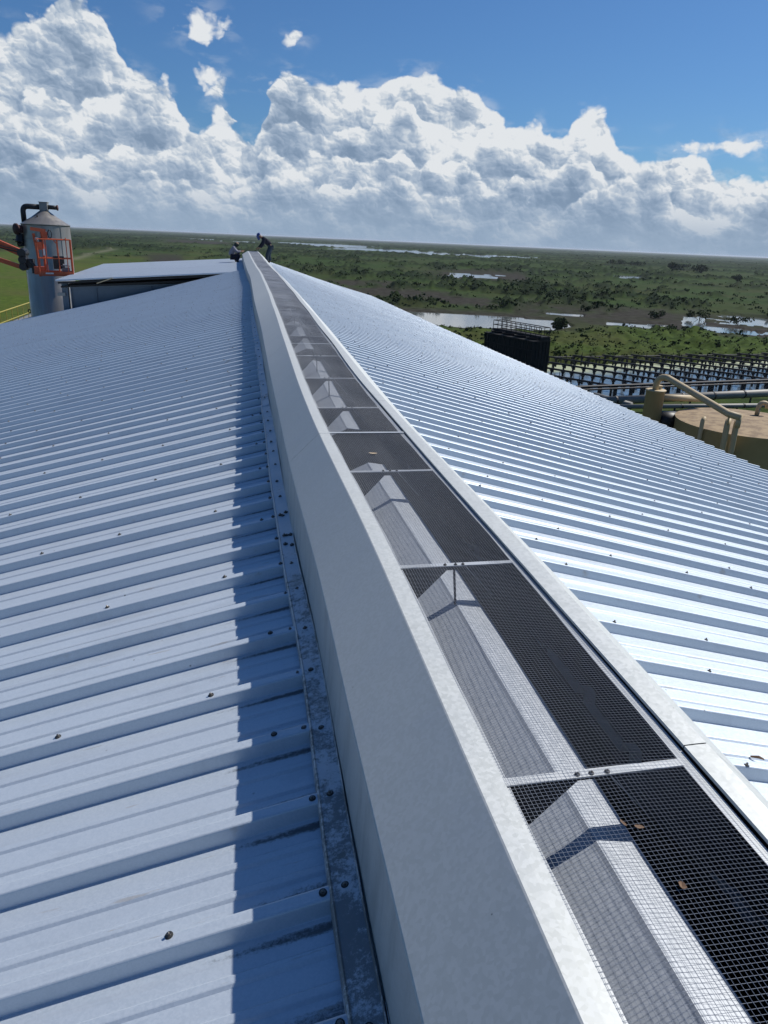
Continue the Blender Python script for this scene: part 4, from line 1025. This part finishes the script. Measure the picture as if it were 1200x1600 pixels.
# a pale track and drains on the left
trk = np.exp(-((azd - (-10.8 + (ld - math.log(560)) * 6)) / .35) ** 2) * sst(520, 560, Dd) * sst(900, 800, Dd)
drain = np.maximum(np.exp(-((ld - math.log(640) - .02 * (azd + 9)) / .018) ** 2), np.exp(-((ld - math.log(980)) / .02) ** 2)) * sst(-4, -6, azd)
lawn = np.maximum(ell(azd, ld, -40, 0.5, 60, 640, wob * .35, .2), ell(azd, ld, -3.5, -1.4, 600, 1200, wobs * 1.2, .8) * .35) * (1 - ell(azd, ld, -3, 1.5, 440, 1300, wobs * .5) * .0)
bank = np.maximum(ell(azd, ld, -1, 60, 128, 216, wobs * .25, .2), ell(azd, ld, 5, 60, 95, 118, wobs * .4, .3) * .6)
pb = 127.6 + .164 * (Xg - 54.0) + .9; pf = 97.2 + .196 * (Xg - 49.1) - 3.0
pond = ((Yg < pb) & (Yg > pf) & (Xg > 33) & (Xg < 128)) * 1.0
bankz = sst(0, 1.5, Yg - pb) * (Xg > 20)
plant = (Yg < 97.2 + .196 * (Xg - 49.1)) * (azd > 5)
big = fbm(Xg / 120, Yg / 70, 4, 21); med = fbm(Xg / 14, Yg / 10, 4, 31); fine = fbm(Xg / 3.2, Yg / 3.2, 3, 41)
rows_ = fbm(azd * .25, ld * 24, 3, 77)
def nrm(a): return (a - a.mean()) / a.std()
mix_ = nrm(med) * .6 + nrm(big) * .45 + nrm(rows_) * .55
shrub = sst(.1, .9, mix_) * (1 - lawn) * (1 - mud * .8) * (1 - bank * .6)
hgt = (np.clip(nrm(fine) * .5 + .5, 0, 2) * .6 + med * .5) * (0.35 + 2.6 * shrub) * (1 - .85 * lawn) + bank * 2.2 * fbm(Xg / 3, Yg / 3, 3, 51) * (1 - plant)
far = sst(900, 2500, Dd); hgt = hgt * (1 - far * .3) + far * shrub * 3.5 * fbm(azd * 6, ld * 30, 3, 90)
hgt = hgt * (1 - mud * .85)
Zg = GZ - .05 + hgt * (1 - plant * .8)
Zg = np.where(water > .5, GZ - .8, Zg) * 1.0
Zg = np.where(pond > .5, GZ - .9, Zg)
Zg = np.where(Dd > 20000, GZ - .05, Zg)
verts = np.stack([Xg.ravel(), Yg.ravel(), Zg.ravel()], 1)
me = bpy.data.meshes.new('marsh_ground')
ii, jj = np.meshgrid(np.arange(nd - 1), np.arange(na - 1), indexing='ij'); a0 = (ii * na + jj).ravel()
quads = np.stack([a0, a0 + 1, a0 + na + 1, a0 + na], 1)[:, ::-1]
me.vertices.add(len(verts)); me.vertices.foreach_set('co', verts.astype(np.float32).ravel())
me.loops.add(quads.size); me.loops.foreach_set('vertex_index', quads.astype(np.int32).ravel())
me.polygons.add(len(quads)); me.polygons.foreach_set('loop_start', (np.arange(len(quads)) * 4).astype(np.int32)); me.polygons.foreach_set('loop_total', np.full(len(quads), 4, np.int32))
me.update(calc_edges=True)
att = me.color_attributes.new('cover', 'FLOAT_COLOR', 'POINT')
tr_ = np.clip(trk * .35, 0, 1)
cols = np.stack([np.clip(mud - drain * 0, 0, 1).ravel(), np.clip(np.maximum(lawn, bank * .45), 0, 1).ravel(), np.clip(shrub + drain, 0, 1).ravel(), tr_.ravel()], 1).astype(np.float32)
att.data.foreach_set('color', cols.ravel())
def marsh(name):
    m = bpy.data.materials.new(name); m.use_nodes = True; t = NT(m.node_tree); p = t.n['Principled BSDF']
    a = t.n.new('ShaderNodeAttribute'); a.attribute_name = 'cover'; s = t.n.new('ShaderNodeSeparateColor'); t.l.new(a.outputs['Color'], s.inputs[0])
    g = t.n.new('ShaderNodeNewGeometry').outputs['Position']
    n1 = t.noise(g, .02, 6, .65); n2 = t.noise(g, .35, 5, .7); n3 = t.noise(g, .004, 4, .6)
    c = t.mix(t.ss(n2, .35, .65), (.020, .036, .010, 1), (.040, .068, .017, 1))
    c = t.mix(t.ss(n1, .42, .62), c, (.040, .050, .017, 1))
    c = t.mix(t.ss(n3, .45, .6, 0, .6), c, (.030, .052, .013, 1))
    c = t.mix(t.m('MULTIPLY', s.outputs[2], t.ss(n2, .3, .6, .6, 1.0)), c, (.009, .017, .006, 1))
    lw = t.mix(t.ss(n2, .35, .65), (.040, .068, .010, 1), (.078, .108, .018, 1))
    lw = t.mix(t.ss(n1, .45, .62, 0, .6), lw, (.080, .078, .028, 1))
    c = t.mix(s.outputs[1], c, lw)
    md = t.mix(t.ss(n2, .35, .65), (.022, .018, .014, 1), (.050, .047, .038, 1))
    md = t.mix(t.ss(n1, .5, .6, 0, .5), md, (.030, .038, .014, 1))
    c = t.mix(s.outputs[0], c, md)
    c = t.mix(a.outputs['Alpha'], c, (.24, .22, .17, 1))
    t.l.new(c, p.inputs['Base Color']); p.inputs['Roughness'].default_value = .95; p.inputs['Specular IOR Level'].default_value = .04
    return m
me.materials.append(marsh('marsh_cover'))
o = bpy.data.objects.new('ground', me); C.objects.link(o); tag(o, kind='structure')
# wide sheet under everything, out to the horizon all round
G2 = mat('plain_earth', (.05, .07, .025), .95, 0, .4, .01)
o = MB().add([(-45000, -45000, GZ - 1.3), (60000, -45000, GZ - 1.3), (45000, 45000, GZ - 1.3), (-45000, 45000, GZ - 1.3)], [(0, 1, 2, 3)])
mbq = MB(); mbq.add([(-45000, -45000, GZ - 1.3), (60000, -45000, GZ - 1.3), (45000, 45000, GZ - 1.3), (-45000, 45000, GZ - 1.3)], [(0, 1, 2, 3)])
tag(mbq.build('terrain', G2), kind='structure')
# water lying in the low places
def watermat(name, col, rough, algae=False):
    m = bpy.data.materials.new(name); m.use_nodes = True; t = NT(m.node_tree); p = t.n['Principled BSDF']
    g = t.n.new('ShaderNodeNewGeometry').outputs['Position']
    p.inputs['Roughness'].default_value = rough; p.inputs['IOR'].default_value = 1.33; p.inputs['Specular IOR Level'].default_value = 1.0
    c = t.mix(t.noise(g, .05, 3), (*[x * .8 for x in col], 1), (*[x * 1.2 for x in col], 1))
    if algae:
        x, y, z = t.sep(g)
        k = t.ss(t.m('ADD', t.m('SUBTRACT', y, t.m('MULTIPLY', x, .165)), t.m('MULTIPLY', t.noise(g, .12, 5, .6), 12)), 114, 121)
        c = t.mix(k, c, (.30, .33, .20, 1))
        t.l.new(t.m('ADD', t.m('MULTIPLY', k, .55), rough), p.inputs['Roughness'])
    t.l.new(c, p.inputs['Base Color'])
    b_ = t.n.new('ShaderNodeBump'); b_.inputs['Strength'].default_value = .12; b_.inputs['Distance'].default_value = .05
    t.l.new(t.noise(g, 1.2, 3), b_.inputs['Height']); t.l.new(b_.outputs[0], p.inputs['Normal'])
    return m
mw = MB(); n = 48; vs = []; 
for d in (188, 5200):
    for k in range(n + 1):
        a = R_(-36 + 96 * k / n); vs.append((d * math.sin(a), d * math.cos(a), GZ - .30))
mw.add(vs, [(k, k + 1, n + 2 + k, n + 1 + k) for k in range(n)][::1])
tag(mw.build('water', watermat('marsh_water', (.10, .11, .11), .08)), kind='structure')
mw = MB(); vs = []
for x in (32.8, 60, 95, 128.2):
    vs += [(x, 97.2 + .196 * (x - 49.1) - 3.4, GZ - .2), (x, 127.6 + .164 * (x - 54.0) + 1.6, GZ - .2)]
mw.add(vs, [(2 * k, 2 * k + 2, 2 * k + 3, 2 * k + 1) for k in range(3)])
tag(mw.build('pond_water', watermat('pond_water', (.11, .15, .19), .12, True)), kind='structure')

# low scrub over the marsh, too many plants to count
LEAF = mat('bush_leaf', (.032, .056, .016), .85, 0, .5, 1.0, spec=.1)
BARK = mat('bark', (.06, .045, .03), .9, 0, .3, 6)
rg = np.random.RandomState(11)
N = 8500
aa = np.radians(rg.uniform(-20, 46, N * 6)); dd = 1 / rg.uniform(1 / 2600, 1 / 132, N * 6)
ia = np.clip(((np.degrees(aa) + 38) / 100 * (na - 1)).astype(int), 0, na - 1); idd = np.clip(np.searchsorted(-ug, -1 / dd), 0, nd - 1)
keep = (rg.uniform(0, 1, N * 6) < shrub[idd, ia] ** 1.5 * .5 + .05 + .12 * (bank[idd, ia] > .5) * (dd < 218)) & (water[idd, ia] < .3) & (lawn[idd, ia] < .4) & (mud[idd, ia] < .6)
aa, dd, ia, idd = [q_[keep][:N] for q_ in (aa, dd, ia, idd)]
n_ = len(aa); Q = 11
sz = rg.uniform(.25, .85, n_) ** 1.2 * (1 + dd / 1300) * np.where(dd < 218, .6, 1)
base = np.stack([np.sin(aa) * dd, np.cos(aa) * dd, np.minimum(Zg[idd, ia], GZ + 2.5) - .2], 1)
cen = base[:, None, :] + rg.normal(size=(n_, Q, 3)) * (sz[:, None, None] * np.array([.75, .75, .38])) + np.array([0, 0, .55]) * sz[:, None, None]
uu = rg.normal(size=(n_, Q, 3)); uu /= np.linalg.norm(uu, axis=2, keepdims=True); tt = rg.normal(size=(n_, Q, 3)); vv = np.cross(uu, tt); vv /= np.linalg.norm(vv, axis=2, keepdims=True)
hs = (sz * .40)[:, None, None] * rg.uniform(.6, 1.3, (n_, Q, 1)); ww = np.cross(uu, vv)
P4 = np.stack([cen - vv * hs - ww * hs * .7, cen + vv * hs * .8 - ww * hs, cen + vv * hs + ww * hs * .8, cen - vv * hs * .7 + ww * hs], 2).reshape(-1, 3)
me = bpy.data.meshes.new('scrub'); nq = len(P4) // 4
me.vertices.add(len(P4)); me.vertices.foreach_set('co', P4.astype(np.float32).ravel())
me.loops.add(nq * 4); me.loops.foreach_set('vertex_index', np.arange(nq * 4, dtype=np.int32))
me.polygons.add(nq); me.polygons.foreach_set('loop_start', (np.arange(nq) * 4).astype(np.int32)); me.polygons.foreach_set('loop_total', np.full(nq, 4, np.int32))
me.update(calc_edges=True); me.materials.append(LEAF)
o = bpy.data.objects.new('scrub', me); C.objects.link(o); tag(o, 'low dark green scrub scattered over the marsh plain', 'scrub', kind='stuff')

# single bushes one can tell apart on the plain
def bush(azdeg, d, wd, ht, label, name='bush', nl=420):
    a = R_(azdeg); x, y = d * math.sin(a), d * math.cos(a)
    root = empty(name, (x, y, GZ), label=label, cat=name.replace('_', ' '), group=None)
    mb = MB(); rg = np.random.RandomState(int(azdeg * 100) % 9999 + int(d))
    lobes = [(rg.uniform(-.5, .5) * wd, rg.uniform(-.4, .4) * wd, rg.uniform(.35, .8) * ht, rg.uniform(.22, .42) * ht) for _ in range(max(5, int(wd / ht * 4)))]
    ls = ht * .09
    for i in range(nl):
        lx, ly, lz, lr = lobes[i % len(lobes)]; v = Vector(rg.normal(size=3)); v.normalize(); v *= lr * rg.uniform(.6, 1.1)
        c = Vector((lx + v.x * 1.2, ly + v.y * 1.2, max(.1, lz + v.z))); q = Vector(rg.normal(size=3)).normalized(); u1 = q.orthogonal().normalized() * ls * rg.uniform(.6, 1.4); u2 = q.cross(u1).normalized() * ls
        mb.add([c - u1 - u2, c + u1 - u2 * .6, c + u1 * .8 + u2, c - u1 * .7 + u2], [(0, 1, 2, 3)])
    mb.build('crown', LEAF, root)
    st = MB()
    for lx, ly, lz, lr in lobes[:5]: st.tube([(lx * .2, ly * .2, -.3), (lx * .6, ly * .6, lz * .5), (lx, ly, lz)], [ht * .035, ht * .02, ht * .008], 5)
    st.build('stem', BARK, root)
for (a, d, wd, ht, lb) in [(31.07, 960, 18, 9, 'wide dark bush clump, left of the two dark clumps on the right plain'), (32.9, 940, 15, 8.5, 'dark bush clump, right of the two dark clumps on the right plain'),
        (31.4, 1150, 24, 6, 'low flat bush row just behind the two dark clumps'), (27.1, 1230, 30, 7, 'long dark bush row right of centre beyond the small pond'), (28.6, 1180, 22, 6.5, 'bush clump directly right of the long dark bush row'),
        (23.95, 201, 1.6, 3.4, 'small upright bush on the grassy bank above the spray pond'), (35.3, 700, 9, 5, 'round bush near the right edge of the plain')]:
    bush(a, d, wd, ht, lb)
for i, (a, d, wd, ht, lb) in enumerate([(35.9, 262, 8, 2.4, 'leafy bush on a mud island between the water patches at the right edge'), (30.6, 262, 6, 2.2, 'leafy bush at the near shore of the middle mud flat'), (33.4, 272, 7, 2.4, 'leafy bush behind the narrow right-hand water patch'),
        (25.6, 270, 4, 2.0, 'leafy bush on the mud beyond the main pond')]):
    bush(a, d, wd, ht, lb, nl=300)

# ------------------------------------------------------------------ damp air
me = bpy.data.meshes.new('haze'); hb = MB(); hb.box((0, 0, (GZ - 2.3 + 6.0) / 2), (96000, 96000, 6.0 - (GZ - 2.3))); me.from_pydata(hb.v, [], hb.f)
hm = bpy.data.materials.new('haze'); hm.use_nodes = True; ht = NT(hm.node_tree)
for n in list(ht.n): ht.n.remove(n)
ho = ht.n.new('ShaderNodeOutputMaterial'); pv = ht.n.new('ShaderNodeVolumePrincipled')
pv.inputs['Color'].default_value = (.80, .88, 1, 1); pv.inputs['Density'].default_value = 4.5e-5; pv.inputs['Anisotropy'].default_value = .2
ht.l.new(pv.outputs[0], ho.inputs['Volume']); me.materials.append(hm)
o = bpy.data.objects.new('haze', me); C.objects.link(o); tag(o, 'thin pale haze over the plain', 'haze', kind='stuff')
